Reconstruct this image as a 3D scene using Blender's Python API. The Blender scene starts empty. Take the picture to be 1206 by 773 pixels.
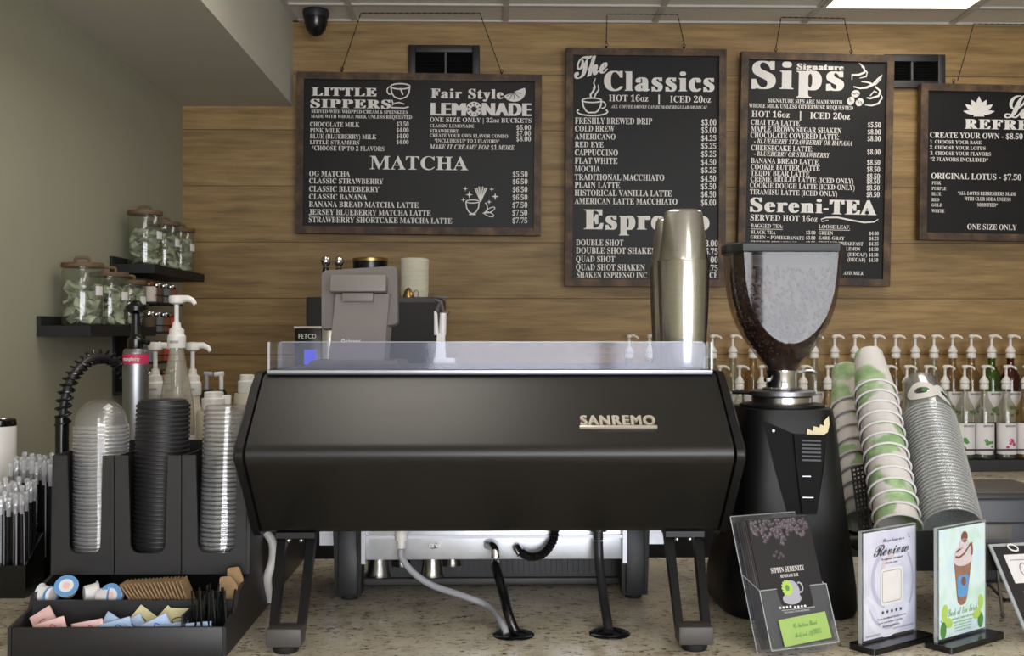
import bpy, bmesh, math, random
from mathutils import Vector, Matrix, Euler
random.seed(7)
R = math.radians
S = bpy.context.scene
COL = S.collection

# ------------------------------------------------------------------ camera, world, light, exposure
F = 1300.0                       # focal length in pixels of the 1206x773 frame
EYE = 1.44
cam = bpy.data.cameras.new('camera')
cam.sensor_width = 36.0
cam.lens = F / 1206 * 36.0
cam.clip_start = 0.05
co = bpy.data.objects.new('camera', cam)
COL.objects.link(co)
co.location = (0, 0, EYE)
co.rotation_euler = (math.pi / 2 + 6.5 / F, 0, -25.0 / F)
S.camera = co
CAMROT = co.rotation_euler.to_matrix()

def at(px, py, Y):
    """world point at depth Y seen at photo pixel (px, py)"""
    d = CAMROT @ Vector(((px - 603) / F, -(py - 386.5) / F, -1))
    return Vector((0, 0, EYE)) + d * (Y / d.y)

S.view_settings.view_transform = 'Standard'
S.view_settings.look = 'None'
S.view_settings.gamma = 1
S.view_settings.use_curve_mapping = False
S.view_settings.exposure = -0.13
S.cycles.transparent_max_bounces = 96
S.cycles.max_bounces = 10
S.cycles.use_denoising = True

world = bpy.data.worlds.new('world')
S.world = world
world.use_nodes = True
world.node_tree.nodes['Background'].inputs[0].default_value = (0.75, 0.85, 1.0, 1)
world.node_tree.nodes['Background'].inputs[1].default_value = 1.0

def area(name, loc, rot, sx, sy, power, color):
    l = bpy.data.lights.new(name, 'AREA')
    l.shape = 'RECTANGLE'; l.size = sx; l.size_y = sy; l.energy = power; l.color = color
    o = bpy.data.objects.new(name, l); COL.objects.link(o)
    o.location = loc; o.rotation_euler = rot
    return o
# daylight entering through the three panes of the shop window behind the camera
for wx, ww in ((.16, 1.10), (1.385, 1.15), (2.565, 1.05)):
    area('window_daylight', (wx, -3.14, 1.37), (R(90), 0, 0), ww, 2.10, 66 * ww, (0.93, 0.95, 1.0))
PANEL_EMIT = 5.0

# ------------------------------------------------------------------ materials
def lin(c):
    return tuple(((x / 255) / 12.92 if x / 255 <= 0.04045 else ((x / 255 + 0.055) / 1.055) ** 2.4) for x in c)

class N:
    """tiny node-tree helper"""
    def __init__(s, name):
        s.m = bpy.data.materials.new(name); s.m.use_nodes = True
        s.t = s.m.node_tree; s.t.nodes.clear()
        s.out = s.t.nodes.new('ShaderNodeOutputMaterial')
    def n(s, typ, **kw):
        nd = s.t.nodes.new('ShaderNode' + typ)
        for k, v in kw.items():
            setattr(nd, k, v)
        return nd
    def l(s, a, b):
        s.t.links.new(a, b)
    def math(s, op, a, b=None):
        nd = s.n('Math', operation=op)
        for i, x in enumerate((a, b)):
            if x is None: continue
            if isinstance(x, (int, float)): nd.inputs[i].default_value = x
            else: s.l(x, nd.inputs[i])
        return nd.outputs[0]
    def mix(s, fac, a, b):
        nd = s.n('MixRGB')
        for k, x in ((0, fac), (1, a), (2, b)):
            if isinstance(x, (int, float)): nd.inputs[k].default_value = x
            elif isinstance(x, tuple): nd.inputs[k].default_value = (*x, 1)
            else: s.l(x, nd.inputs[k])
        return nd.outputs[0]
    def ramp(s, fac, stops):
        nd = s.n('ValToRGB'); s.l(fac, nd.inputs[0])
        e = nd.color_ramp.elements
        while len(e) < len(stops): e.new(0.5)
        for i, (p, c) in enumerate(stops):
            e[i].position = p; e[i].color = (*c, 1)
        return nd.outputs[0]
    def noise(s, vec, scale, detail=4, rough=0.55):
        nd = s.n('TexNoise'); nd.inputs['Scale'].default_value = scale
        nd.inputs['Detail'].default_value = detail; nd.inputs['Roughness'].default_value = rough
        if vec is not None: s.l(vec, nd.inputs['Vector'])
        return nd.outputs[0]
    def mapping(s, vec, scale=(1, 1, 1), loc=None):
        nd = s.n('Mapping'); nd.inputs['Scale'].default_value = scale; s.l(vec, nd.inputs['Vector'])
        if loc is not None: s.l(loc, nd.inputs['Location'])
        return nd.outputs[0]
    def coord(s):
        return s.n('TexCoord').outputs['Object']

def mat(name, c, rough=0.5, metal=0.0, spec=0.5, var=0.0, vscale=30, vstretch=(1, 1, 1), bump=0.0, coat=0.0, emit=0.0, aniso=0.0, sub=0.0):
    b = N(name)
    p = b.n('BsdfPrincipled'); b.l(p.outputs[0], b.out.inputs[0])
    col = lin(c)
    p.inputs['Base Color'].default_value = (*col, 1)
    p.inputs['Roughness'].default_value = rough
    p.inputs['Metallic'].default_value = metal
    p.inputs['Specular IOR Level'].default_value = spec
    p.inputs['Coat Weight'].default_value = coat
    p.inputs['Anisotropic'].default_value = aniso
    if emit:
        p.inputs['Emission Color'].default_value = (*col, 1)
        p.inputs['Emission Strength'].default_value = emit
    v = b.mapping(b.coord(), vstretch)
    nz = b.noise(v, vscale)
    amt = max(var, 0.03)
    lo = tuple(x * (1 - amt) for x in col); hi = tuple(min(1, x * (1 + amt)) for x in col)
    b.l(b.ramp(nz, [(0.3, lo), (0.7, hi)]), p.inputs['Base Color'])
    if bump:
        bp = b.n('Bump'); bp.inputs['Strength'].default_value = bump; bp.inputs['Distance'].default_value = 0.002
        b.l(nz, bp.inputs['Height']); b.l(bp.outputs[0], p.inputs['Normal'])
    return b.m

def clear(name, tint=(255, 255, 255), surf=(210, 212, 215), body=0.06, gloss=0.5, rough=0.08):
    """thin clear plastic or glass: mostly see-through, some body colour, mirror at grazing angles"""
    b = N(name)
    tr = b.n('BsdfTransparent'); tr.inputs[0].default_value = (*lin(tint), 1)
    df = b.n('BsdfDiffuse'); df.inputs[0].default_value = (*lin(surf), 1)
    gl = b.n('BsdfGlossy'); gl.inputs['Roughness'].default_value = rough; gl.inputs[0].default_value = (0.95, 0.95, 0.95, 1)
    m1 = b.n('MixShader'); m1.inputs[0].default_value = body
    b.l(tr.outputs[0], m1.inputs[1]); b.l(df.outputs[0], m1.inputs[2])
    fr = b.n('Fresnel'); fr.inputs[0].default_value = 1.45
    geo = b.n('NewGeometry')
    # a thin sheet reflects alike from either side
    lw = b.n('LayerWeight'); lw.inputs[0].default_value = 0.5
    f5 = b.math('POWER', lw.outputs['Facing'], 4.0)
    f = b.math('ADD', b.math('MULTIPLY', f5, gloss), 0.06 * (gloss / 0.5))
    m2 = b.n('MixShader'); b.l(f, m2.inputs[0])
    b.l(m1.outputs[0], m2.inputs[1]); b.l(gl.outputs[0], m2.inputs[2])
    b.l(m2.outputs[0], b.out.inputs[0])
    return b.m

M = {}
M['wall'] = mat('sage_wall_paint', (160, 157, 137), 0.85, var=0.03, vscale=3)
M['soffit'] = mat('soffit_paint', (196, 192, 180), 0.85, var=0.03, vscale=3)
M['tile'] = mat('ceiling_tile', (228, 224, 216), 0.9, var=0.06, vscale=160, bump=0.2)
M['tbar'] = mat('ceiling_bar', (200, 196, 188), 0.6)
M['floor'] = mat('floor_vinyl', (172, 162, 148), 0.5, var=0.1)
M['grinder'] = mat('grinder_black', (17, 17, 18), 0.45, spec=0.3)
M['grinder_gloss'] = mat('grinder_gloss_black', (12, 12, 13), 0.3, spec=0.35)
M['black_plastic'] = mat('black_plastic', (36, 35, 37), 0.45, var=0.08, vscale=60)
M['black_matte'] = mat('black_matte', (22, 22, 23), 0.65)
M['black_gloss'] = mat('black_gloss', (16, 16, 17), 0.2)
M['recess'] = mat('recess_black', (12, 12, 12), 0.6, spec=0.12)
M['chalk'] = mat('chalkboard', (25, 24, 24), 0.45, var=0.08, vscale=8, spec=0.25)
M['ink_white'] = mat('white_ink', (228, 224, 220), 0.6)
M['chrome'] = mat('chrome', (215, 215, 218), 0.12, 1.0)
M['steel'] = mat('brushed_steel', (206, 203, 198), 0.2, 1.0, var=0.06, vscale=40, vstretch=(1, 1, 12))
M['steel_dull'] = mat('dull_steel', (202, 204, 210), 0.34, 0.6, var=0.1, vscale=18)
M['badge'] = mat('satin_badge', (214, 204, 190), 0.35, 0.55)
M['aluminium'] = mat('aluminium', (150, 150, 155), 0.38, 1.0, var=0.05)
M['pos_grey'] = mat('warm_grey_plastic', (122, 115, 110), 0.5)
M['pos_screen'] = mat('grey_screen_plastic', (108, 102, 100), 0.5)
M['pos_dark'] = mat('dark_grey_plastic', (78, 74, 72), 0.5)
M['white_plastic'] = mat('white_plastic', (222, 218, 212), 0.4)
M['cream_plastic'] = mat('cream_plastic', (205, 196, 180), 0.5)
M['paper'] = mat('white_paper', (226, 222, 222), 0.8)
M['filters'] = mat('filter_paper', (214, 210, 190), 0.9, var=0.12, vscale=14, vstretch=(1, 1, 30), bump=0.5)
M['kraft'] = mat('kraft_paper', (158, 128, 94), 0.85, var=0.12, vscale=40)
M['bamboo'] = mat('bamboo_lid', (104, 82, 58), 0.6, var=0.15, vscale=30, vstretch=(1, 6, 1))
M['copper'] = mat('copper_cap', (120, 84, 60), 0.35, 0.8)
M['tray'] = mat('dark_tray_metal', (84, 84, 92), 0.35, 0.5)
M['gold'] = mat('brass', (180, 150, 95), 0.3, 1.0)
M['gasket'] = mat('grey_rubber', (150, 150, 152), 0.55)
M['blue_screen'] = mat('blue_display', (70, 80, 235), 0.4, emit=0.5)
M['acrylic'] = clear('clear_acrylic', (252, 253, 255), (215, 220, 230), 0.04, 0.4, 0.05)
M['guard'] = clear('acrylic_guard', (245, 246, 255), (200, 205, 225), 0.09, 0.16, 0.06)
M['edge'] = clear('acrylic_edge', (235, 240, 240), (205, 210, 212), 0.55, 0.4, 0.15)
M['lid_clear'] = clear('clear_lid_plastic', (252, 252, 252), (200, 200, 200), 0.07, 0.7, 0.10)
M['rim_clear'] = clear('clear_rim_plastic', (250, 250, 250), (216, 216, 216), 0.30, 1.3, 0.2)
M['cup_clear'] = clear('clear_cup_plastic', (250, 252, 251), (205, 207, 208), 0.22, 0.8, 0.12)
M['glass'] = clear('jar_glass', (232, 236, 228), (160, 165, 150), 0.06, 0.6, 0.05)
M['wrap'] = clear('clear_wrapper', (250, 250, 250), (228, 228, 231), 0.4, 0.7, 0.15)
M['hopper'] = clear('smoky_hopper', (214, 208, 204), (120, 110, 104), 0.04, 0.31, 0.03)
M['bean'] = mat('roasted_bean', (56, 36, 26), 0.35, var=0.35, vscale=50)
M['pink'] = mat('pink_band', (190, 45, 85), 0.5)
M['pink_paper'] = mat('pink_packet', (232, 190, 186), 0.7, var=0.12, vscale=40)
M['blue_paper'] = mat('blue_packet', (176, 200, 232), 0.7, var=0.14, vscale=35)
M['blue_ink'] = mat('blue_print', (66, 96, 186), 0.6)
M['blue_soft'] = mat('sky_blue_print', (95, 150, 205), 0.6)
M['red_ink'] = mat('red_print', (205, 90, 80), 0.6)
M['tan_paper'] = mat('tan_packet', (205, 196, 152), 0.7, var=0.06)
M['dark_ink'] = mat('dark_ink', (52, 50, 56), 0.7)
M['green_card'] = mat('green_card', (158, 188, 104), 0.6)
M['green_ink'] = mat('green_print', (88, 140, 70), 0.6)
M['lime_ink'] = mat('lime_print', (176, 205, 96), 0.6)
M['sticker'] = mat('cream_sticker', (222, 206, 168), 0.6)
M['grey_ink'] = mat('grey_ink', (128, 128, 140), 0.7)
M['vent_in'] = mat('vent_interior', (11, 11, 11), 0.85, spec=0.1)
M['hose_grey'] = mat('grey_hose', (152, 152, 158), 0.4)
M['brochure'] = mat('brochure_black', (36, 34, 37), 0.5)
M['brochure_edge'] = mat('brochure_grey', (92, 88, 92), 0.6, var=0.35, vscale=120, vstretch=(1, 1, 0.2))
M['bean_print'] = mat('bean_print', (88, 78, 84), 0.5, var=0.35, vscale=60)
M['bean_light'] = mat('bean_highlight_print', (150, 140, 150), 0.5)
M['lavender'] = None

def wood_wall():
    b = N('plank_wall')
    p = b.n('BsdfPrincipled'); b.l(p.outputs[0], b.out.inputs[0])
    co_ = b.coord(); sx = b.n('SeparateXYZ'); b.l(co_, sx.inputs[0])
    q = b.math('DIVIDE', b.math('ADD', sx.outputs[2], 0.0185), 0.2285)
    row = b.math('FLOOR', q); fr = b.math('FRACT', q)
    wn = b.n('TexWhiteNoise', noise_dimensions='1D'); b.l(row, wn.inputs['W'])
    # butt joints along each row
    off = b.math('MULTIPLY', wn.outputs[0], 2.7)
    qx = b.math('DIVIDE', b.math('ADD', sx.outputs[0], off), 9.0)
    col_ = b.math('FLOOR', qx); fx = b.math('FRACT', qx)
    wn2 = b.n('TexWhiteNoise', noise_dimensions='2D')
    cv = b.n('CombineXYZ'); b.l(row, cv.inputs[0]); b.l(col_, cv.inputs[1]); b.l(cv.outputs[0], wn2.inputs['Vector'])
    lv = b.n('CombineXYZ'); b.l(b.math('MULTIPLY', wn2.outputs[0], 37.0), lv.inputs[0]); b.l(b.math('MULTIPLY', row, 3.1), lv.inputs[2])
    g1 = b.noise(b.mapping(co_, (1.3, 1, 16), lv.outputs[0]), 2.2, 6, 0.62)
    g2 = b.noise(b.mapping(co_, (3, 1, 90), lv.outputs[0]), 3.0, 3, 0.6)
    g3 = b.noise(b.mapping(co_, (1.6, 1, 5), lv.outputs[0]), 2.0, 2, 0.5)
    base = b.ramp(g1, [(0.25, lin((116, 91, 54))), (0.5, lin((154, 125, 79))), (0.75, lin((180, 150, 100)))])
    fine = b.ramp(g2, [(0.3, (0.80, 0.79, 0.77)), (0.65, (1.06, 1.06, 1.06))])
    mm = b.n('MixRGB', blend_type='MULTIPLY'); mm.inputs[0].default_value = 0.8
    b.l(base, mm.inputs[1]); b.l(fine, mm.inputs[2])
    blot = b.ramp(g3, [(0.3, (0.82, 0.80, 0.76)), (0.62, (1.05, 1.05, 1.05))])
    m2 = b.n('MixRGB', blend_type='MULTIPLY'); m2.inputs[0].default_value = 0.8
    b.l(mm.outputs[0], m2.inputs[1]); b.l(blot, m2.inputs[2])
    tone = b.ramp(wn2.outputs[0], [(0.0, (0.86, 0.86, 0.86)), (1.0, (1.08, 1.06, 1.03))])
    m3 = b.n('MixRGB', blend_type='MULTIPLY'); m3.inputs[0].default_value = 1
    b.l(m2.outputs[0], m3.inputs[1]); b.l(tone, m3.inputs[2])
    vn = b.n('TexVoronoi'); vn.inputs['Scale'].default_value = 1.0
    b.l(b.mapping(co_, (1.1, 1, 3.4), lv.outputs[0]), vn.inputs['Vector'])
    kn = b.ramp(vn.outputs['Distance'], [(0.015, (1, 1, 1)), (0.06, (0, 0, 0))])
    m4 = b.mix(b.math('MULTIPLY', kn, 0.55), m3.outputs[0], lin((82, 58, 34)))
    gap = b.math('LESS_THAN', fr, 0.016)
    gg = gap
    b.l(b.mix(b.math('MULTIPLY', gg, 0.75), m4, lin((48, 34, 20))), p.inputs['Base Color'])
    p.inputs['Roughness'].default_value = 0.55
    bp = b.n('Bump'); bp.inputs['Strength'].default_value = 0.35; bp.inputs['Distance'].default_value = 0.004
    b.l(b.math('SUBTRACT', b.math('MULTIPLY', g2, 0.3), gg), bp.inputs['Height']); b.l(bp.outputs[0], p.inputs['Normal'])
    return b.m
M['planks'] = wood_wall()

def frame_wood():
    b = N('dark_frame_wood')
    p = b.n('BsdfPrincipled'); b.l(p.outputs[0], b.out.inputs[0])
    co_ = b.coord()
    g = b.noise(b.mapping(co_, (7, 7, 7)), 2.0, 5, 0.65)
    g2 = b.noise(co_, 60, 3)
    c = b.ramp(g, [(0.32, lin((36, 27, 20))), (0.5, lin((76, 56, 38))), (0.7, lin((118, 91, 60)))])
    b.l(b.mix(b.math('MULTIPLY', g2, 0.3), c, lin((58, 44, 36))), p.inputs['Base Color'])
    p.inputs['Roughness'].default_value = 0.6
    return b.m
M['frame_wood'] = frame_wood()

def granite():
    b = N('speckled_granite')
    p = b.n('BsdfPrincipled'); b.l(p.outputs[0], b.out.inputs[0])
    co_ = b.coord()
    a = b.noise(co_, 9, 6, 0.65)
    c1 = b.ramp(a, [(0.28, lin((140, 130, 114))), (0.40, lin((200, 188, 166))), (0.58, lin((224, 213, 192))), (0.78, lin((236, 230, 216)))])
    sp = b.noise(b.mapping(co_, (1, 1.6, 1)), 55, 4, 0.7)
    m1 = b.mix(b.ramp(sp, [(0.56, (0, 0, 0)), (0.66, (1, 1, 1))]), c1, lin((58, 50, 42)))
    sp2 = b.noise(co_, 120, 3, 0.7)
    m2 = b.mix(b.ramp(sp2, [(0.60, (0, 0, 0)), (0.70, (1, 1, 1))]), m1, lin((44, 38, 33)))
    rs = b.noise(co_, 24, 4, 0.7)
    m3 = b.mix(b.math('MULTIPLY', b.ramp(rs, [(0.58, (0, 0, 0)), (0.74, (1, 1, 1))]), 0.6), m2, lin((126, 90, 58)))
    b.l(m3, p.inputs['Base Color'])
    p.inputs['Roughness'].default_value = 0.22
    return b.m
M['granite'] = granite()

def body_black():
    b = N('brushed_black_anodised')
    p = b.n('BsdfPrincipled'); b.l(p.outputs[0], b.out.inputs[0])
    co_ = b.coord()
    g = b.noise(b.mapping(co_, (1, 60, 60)), 4.0, 4)
    b.l(b.ramp(g, [(0.3, lin((20, 19, 18))), (0.7, lin((24, 23, 21)))]), p.inputs['Base Color'])
    p.inputs['Metallic'].default_value = 0.1; p.inputs['Specular IOR Level'].default_value = 0.6
    rr = b.ramp(g, [(0.3, (0.36, 0.36, 0.36)), (0.7, (0.40, 0.40, 0.40))])
    b.l(rr, p.inputs['Roughness'])
    return b.m
M['machine'] = body_black()
M['machine_side'] = mat('machine_side_black', (19, 19, 20), 0.4, 0.0, 0.35)

def paper_cup():
    b = N('leaf_print_paper_cup')
    p = b.n('BsdfPrincipled'); b.l(p.outputs[0], b.out.inputs[0])
    oi = b.n('ObjectInfo')
    lv = b.n('CombineXYZ'); b.l(b.math('MULTIPLY', oi.outputs['Random'], 23.0), lv.inputs[0]); b.l(b.math('MULTIPLY', oi.outputs['Random'], 7.0), lv.inputs[1])
    v = b.mapping(b.coord(), (1, 1, 1), lv.outputs[0])
    n1 = b.noise(v, 15, 2, 0.4)
    n2 = b.noise(v, 70, 2, 0.5)
    s = b.math('ADD', n1, b.math('MULTIPLY', b.math('SUBTRACT', n2, 0.5), 0.10))
    f = b.ramp(s, [(0.50, (0, 0, 0)), (0.56, (1, 1, 1))])
    gcol = b.ramp(b.noise(v, 40, 2), [(0.35, lin((148, 182, 128))), (0.65, lin((184, 208, 162)))])
    b.l(b.mix(f, lin((232, 226, 222)), gcol), p.inputs['Base Color'])
    p.inputs['Roughness'].default_value = 0.55
    return b.m
M['paper_cup'] = paper_cup()

def soft_print(name, cols, scale):
    b = N(name)
    p = b.n('BsdfPrincipled'); b.l(p.outputs[0], b.out.inputs[0])
    g = b.noise(b.coord(), scale, 3, 0.5)
    k = len(cols)
    b.l(b.ramp(g, [(0.3 + 0.4 * i / (k - 1), lin(c)) for i, c in enumerate(cols)]), p.inputs['Base Color'])
    p.inputs['Roughness'].default_value = 0.3
    return b.m
M['review_print'] = soft_print('review_card_print', [(196, 196, 216), (220, 220, 234), (206, 204, 226)], 14)
M['luck_print'] = soft_print('watercolour_print', [(190, 222, 204), (216, 236, 234), (204, 226, 238)], 18)
M['sachet'] = soft_print('tea_sachet', [(150, 152, 128), (196, 196, 178), (226, 226, 214)], 28)

# ------------------------------------------------------------------ mesh helpers
class MB:
    def __init__(s):
        s.bm = bmesh.new(); s.T = Matrix()
    def face(s, vs):
        try: return s.bm.faces.new(vs)
        except ValueError: return None
    def pts(s, cos):
        return [s.bm.verts.new(s.T @ Vector(c)) for c in cos]
    def box(s, x0, x1, y0, y1, z0, z1, bev=0.0, seg=2):
        v = s.pts([(x, y, z) for z in (z0, z1) for y in (y0, y1) for x in (x0, x1)])
        fs = [s.face([v[i] for i in q]) for q in ((0, 2, 3, 1), (4, 5, 7, 6), (0, 1, 5, 4), (2, 6, 7, 3), (0, 4, 6, 2), (1, 3, 7, 5))]
        if bev > 0:
            es = list({e for f in fs for e in f.edges})
            bmesh.ops.bevel(s.bm, geom=es, offset=bev, segments=seg, affect='EDGES', profile=0.5)
        return s
    def rings(s, rings, closed=True, cap0=True, cap1=True):
        vs = [s.pts(r) for r in rings]
        n = len(vs[0])
        for a, b in zip(vs, vs[1:]):
            for i in range(n if closed else n - 1):
                j = (i + 1) % n
                s.face([a[i], a[j], b[j], b[i]])
        if cap0: s.face(list(reversed(vs[0])))
        if cap1: s.face(vs[-1])
        return s
    def lathe(s, prof, segs=24, c=(0, 0, 0), cap0=True, cap1=True):
        rs = []
        for r, z in prof:
            rs.append([(c[0] + r * math.cos(2 * math.pi * i / segs), c[1] + r * math.sin(2 * math.pi * i / segs), c[2] + z) for i in range(segs)])
        return s.rings(rs, True, cap0, cap1)
    def tube(s, path, r, segs=8, caps=True):
        path = [Vector(p) for p in path]
        n = len(path); rs = r if isinstance(r, (list, tuple)) else [r] * n
        rings = []; up = None
        for i, p in enumerate(path):
            t = (path[min(i + 1, n - 1)] - path[max(i - 1, 0)]).normalized()
            if up is None:
                up = Vector((0, 0, 1)) if abs(t.z) < 0.9 else Vector((1, 0, 0))
            a = t.cross(up).normalized(); up = a.cross(t).normalized()
            rings.append([p + (a * math.cos(2 * math.pi * k / segs) + up * math.sin(2 * math.pi * k / segs)) * rs[i] for k in range(segs)])
        return s.rings(rings, True, caps, caps)
    def cyl(s, a, b, r, segs=12, r2=None):
        return s.tube([a, b], [r, r if r2 is None else r2], segs)
    def ball(s, c, r, sx=1, sy=1, sz=1, u=10, v=7):
        T = s.T @ Matrix.Translation(c) @ Matrix.Diagonal((r * sx, r * sy, r * sz, 1))
        bmesh.ops.create_uvsphere(s.bm, u_segments=u, v_segments=v, radius=1, matrix=T)
        return s
    def prism(s, poly, a, b, axis='z'):
        def f(p, h):
            return {'z': (p[0], p[1], h), 'x': (h, p[0], p[1]), 'y': (p[0], h, p[1])}[axis]
        v0 = s.pts([f(p, a) for p in poly]); v1 = s.pts([f(p, b) for p in poly])
        n = len(poly)
        s.face(list(reversed(v0))); s.face(v1)
        for i in range(n):
            j = (i + 1) % n
            s.face([v0[i], v0[j], v1[j], v1[i]])
        return s
    def poly(s, pts3):
        s.face(s.pts(pts3)); return s
    def build(s, name, m, parent=None, world=False, smooth=38):
        bmesh.ops.recalc_face_normals(s.bm, faces=s.bm.faces)
        me = bpy.data.meshes.new(name)
        if world and parent is not None:
            s.bm.transform(WM[parent.name].inverted())
        s.bm.to_mesh(me); s.bm.free()
        if smooth:
            me.polygons.foreach_set('use_smooth', [True] * len(me.polygons))
            me.set_sharp_from_angle(angle=R(smooth))
        me.materials.append(m)
        o = bpy.data.objects.new(name, me); COL.objects.link(o)
        if parent is not None: o.parent = parent
        return o

WM = {}
def tag(o, label=None, cat=None, group=None, kind=None):
    if label: o['label'] = label
    if cat: o['category'] = cat
    if group: o['group'] = group
    if kind: o['kind'] = kind
    return o
def thing(name, label, cat, loc=(0, 0, 0), rot=(0, 0, 0), group=None):
    o = bpy.data.objects.new(name, None); COL.objects.link(o)
    o.empty_display_size = 0.05
    o.location = loc; o.rotation_euler = rot
    WM[o.name] = Matrix.LocRotScale(Vector(loc), Euler(rot), None)
    return tag(o, label, cat, group)
def struct(o):
    o['kind'] = 'structure'; return o
def dup(o, loc=None, rot=None, label=None, group=None, parent=None, cat=None):
    c = o.copy(); COL.objects.link(c)
    if parent is not None: c.parent = parent
    for ch in list(o.children):
        dup(ch, parent=c)
    if loc is not None: c.location = loc
    if rot is not None: c.rotation_euler = rot
    if label: c['label'] = label
    if group: c['group'] = group
    if cat: c['category'] = cat
    return c
def round_poly(poly, r, n=5):
    out = []
    m = len(poly)
    for i in range(m):
        p0, p, p1 = Vector(poly[i - 1]), Vector(poly[i]), Vector(poly[(i + 1) % m])
        rr = r[i] if isinstance(r, (list, tuple)) else r
        if rr <= 0: out.append(tuple(p)); continue
        a = p + (p0 - p).normalized() * min(rr, (p0 - p).length * 0.49)
        b = p + (p1 - p).normalized() * min(rr, (p1 - p).length * 0.49)
        for k in range(n + 1):
            t = k / n
            out.append(tuple(a * (1 - t) ** 2 + p * 2 * t * (1 - t) + b * t * t))
    return out
def smooth_path(pts, n=8):
    pts = [Vector(p) for p in pts]; out = []
    for i in range(len(pts) - 1):
        p0 = pts[max(i - 1, 0)]; p1 = pts[i]; p2 = pts[i + 1]; p3 = pts[min(i + 2, len(pts) - 1)]
        for k in range(n):
            t = k / n
            out.append(0.5 * ((2 * p1) + (p2 - p0) * t + (2 * p0 - 5 * p1 + 4 * p2 - p3) * t * t + (3 * p1 - p0 - 3 * p2 + p3) * t ** 3))
    out.append(pts[-1]); return out
def superellipse(a, b, z, n=4.0, segs=40, cx=0, cy=0):
    o = []
    for i in range(segs):
        t = 2 * math.pi * i / segs; c, s_ = math.cos(t), math.sin(t)
        o.append((cx + a * math.copysign(abs(c) ** (2 / n), c), cy + b * math.copysign(abs(s_) ** (2 / n), s_), z))
    return o

# ------------------------------------------------------------------ lettering
def styled(t, st):
    o = ''
    for c in t:
        if st == 'b':
            if 'A' <= c <= 'Z': c = chr(0x1D400 + ord(c) - 65)
            elif 'a' <= c <= 'z': c = chr(0x1D41A + ord(c) - 97)
            elif '0' <= c <= '9': c = chr(0x1D7CE + ord(c) - 48)
        elif st == 'i':
            if 'A' <= c <= 'Z': c = chr(0x1D468 + ord(c) - 65)
            elif 'a' <= c <= 'z': c = chr(0x1D482 + ord(c) - 97)
            elif '0' <= c <= '9': c = chr(0x1D7CE + ord(c) - 48)
        elif st == 's':
            if 'A' <= c <= 'Z': c = chr(0x1D4D0 + ord(c) - 65)
            elif 'a' <= c <= 'z': c = chr(0x1D4EA + ord(c) - 97)
        o += c
    return o
TC = {}
def glyphs(text, st, res=3, sp=1.0):
    """outline of a line of text as (verts2d, faces)"""
    k = (text, st, sp)
    if k in TC: return TC[k]
    cu = bpy.data.curves.new('lettering', 'FONT'); cu.body = styled(text, st); cu.size = 1.0; cu.resolution_u = res; cu.space_character = sp
    ob = bpy.data.objects.new('lettering', cu); COL.objects.link(ob)
    dg = bpy.context.evaluated_depsgraph_get()
    me = ob.evaluated_get(dg).to_mesh()
    vs = [(v.co.x, v.co.y) for v in me.vertices]; fs = [tuple(p.vertices) for p in me.polygons]
    ob.evaluated_get(dg).to_mesh_clear()
    bpy.data.objects.remove(ob); bpy.data.curves.remove(cu)
    TC[k] = (vs, fs)
    return TC[k]
CAP = {}
def capheight(st):
    if st not in CAP:
        vs, _ = glyphs('H', st); CAP[st] = max(v[1] for v in vs)
    return CAP[st]
def put_text(mb, text, st, x0, x1, ybase, cap, fat=0.0, z=0.0, slant=0.0, res=3):
    """fit a line between x0 and x1 on the local plane; y up; fat widens the upright strokes"""
    vs, fs = glyphs(text, st, res, 1.0 if fat == 0 or st == 's' else 1.16)
    if not vs: return
    a = min(v[0] for v in vs); b = max(v[0] for v in vs)
    sy = cap / capheight(st)
    steps = 1 if fat == 0 else 4
    w = (x1 - x0) - (fat if fat else 0)
    sx = w / (b - a)
    for k in range(steps):
        dx = fat * k / max(1, steps - 1)
        P = mb.pts([(x0 + dx + (v[0] - a) * sx + slant * v[1] * sy, ybase + v[1] * sy, z + .0002 * k) for v in vs])
        for f in fs: mb.face([P[i] for i in f])
def ribbon(mb, pts, w, z=0.0, close=False):
    """flat stroke along 2D points"""
    pts = [Vector(p) for p in pts]; n = len(pts)
    L, Rr = [], []
    for i in range(n):
        if close: t = pts[(i + 1) % n] - pts[i - 1]
        else: t = pts[min(i + 1, n - 1)] - pts[max(i - 1, 0)]
        t.normalize(); nn = Vector((-t.y, t.x))
        ww = (w[i] if isinstance(w, (list, tuple)) else w) / 2
        L.append((*(pts[i] + nn * ww), z)); Rr.append((*(pts[i] - nn * ww), z))
    a, b = mb.pts(L), mb.pts(Rr)
    for i in range(n if close else n - 1):
        j = (i + 1) % n
        mb.face([a[i], a[j], b[j], b[i]])
def blob(mb, cx, cy, rx, ry, z=0.0, rot=0.0, n=18, a0=0, a1=360):
    c, s_ = math.cos(rot), math.sin(rot); p = []
    m = n if a1 - a0 == 360 else n + 1
    for i in range(m):
        t = R(a0 + (a1 - a0) * i / n); x, y = rx * math.cos(t), ry * math.sin(t)
        p.append((cx + x * c - y * s_, cy + x * s_ + y * c, z))
    mb.poly(p)
def arc(cx, cy, rx, ry, a0, a1, n=14, rot=0.0):
    c, s_ = math.cos(rot), math.sin(rot); o = []
    for i in range(n + 1):
        t = R(a0 + (a1 - a0) * i / n); x, y = rx * math.cos(t), ry * math.sin(t)
        o.append((cx + x * c - y * s_, cy + x * s_ + y * c))
    return o
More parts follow.
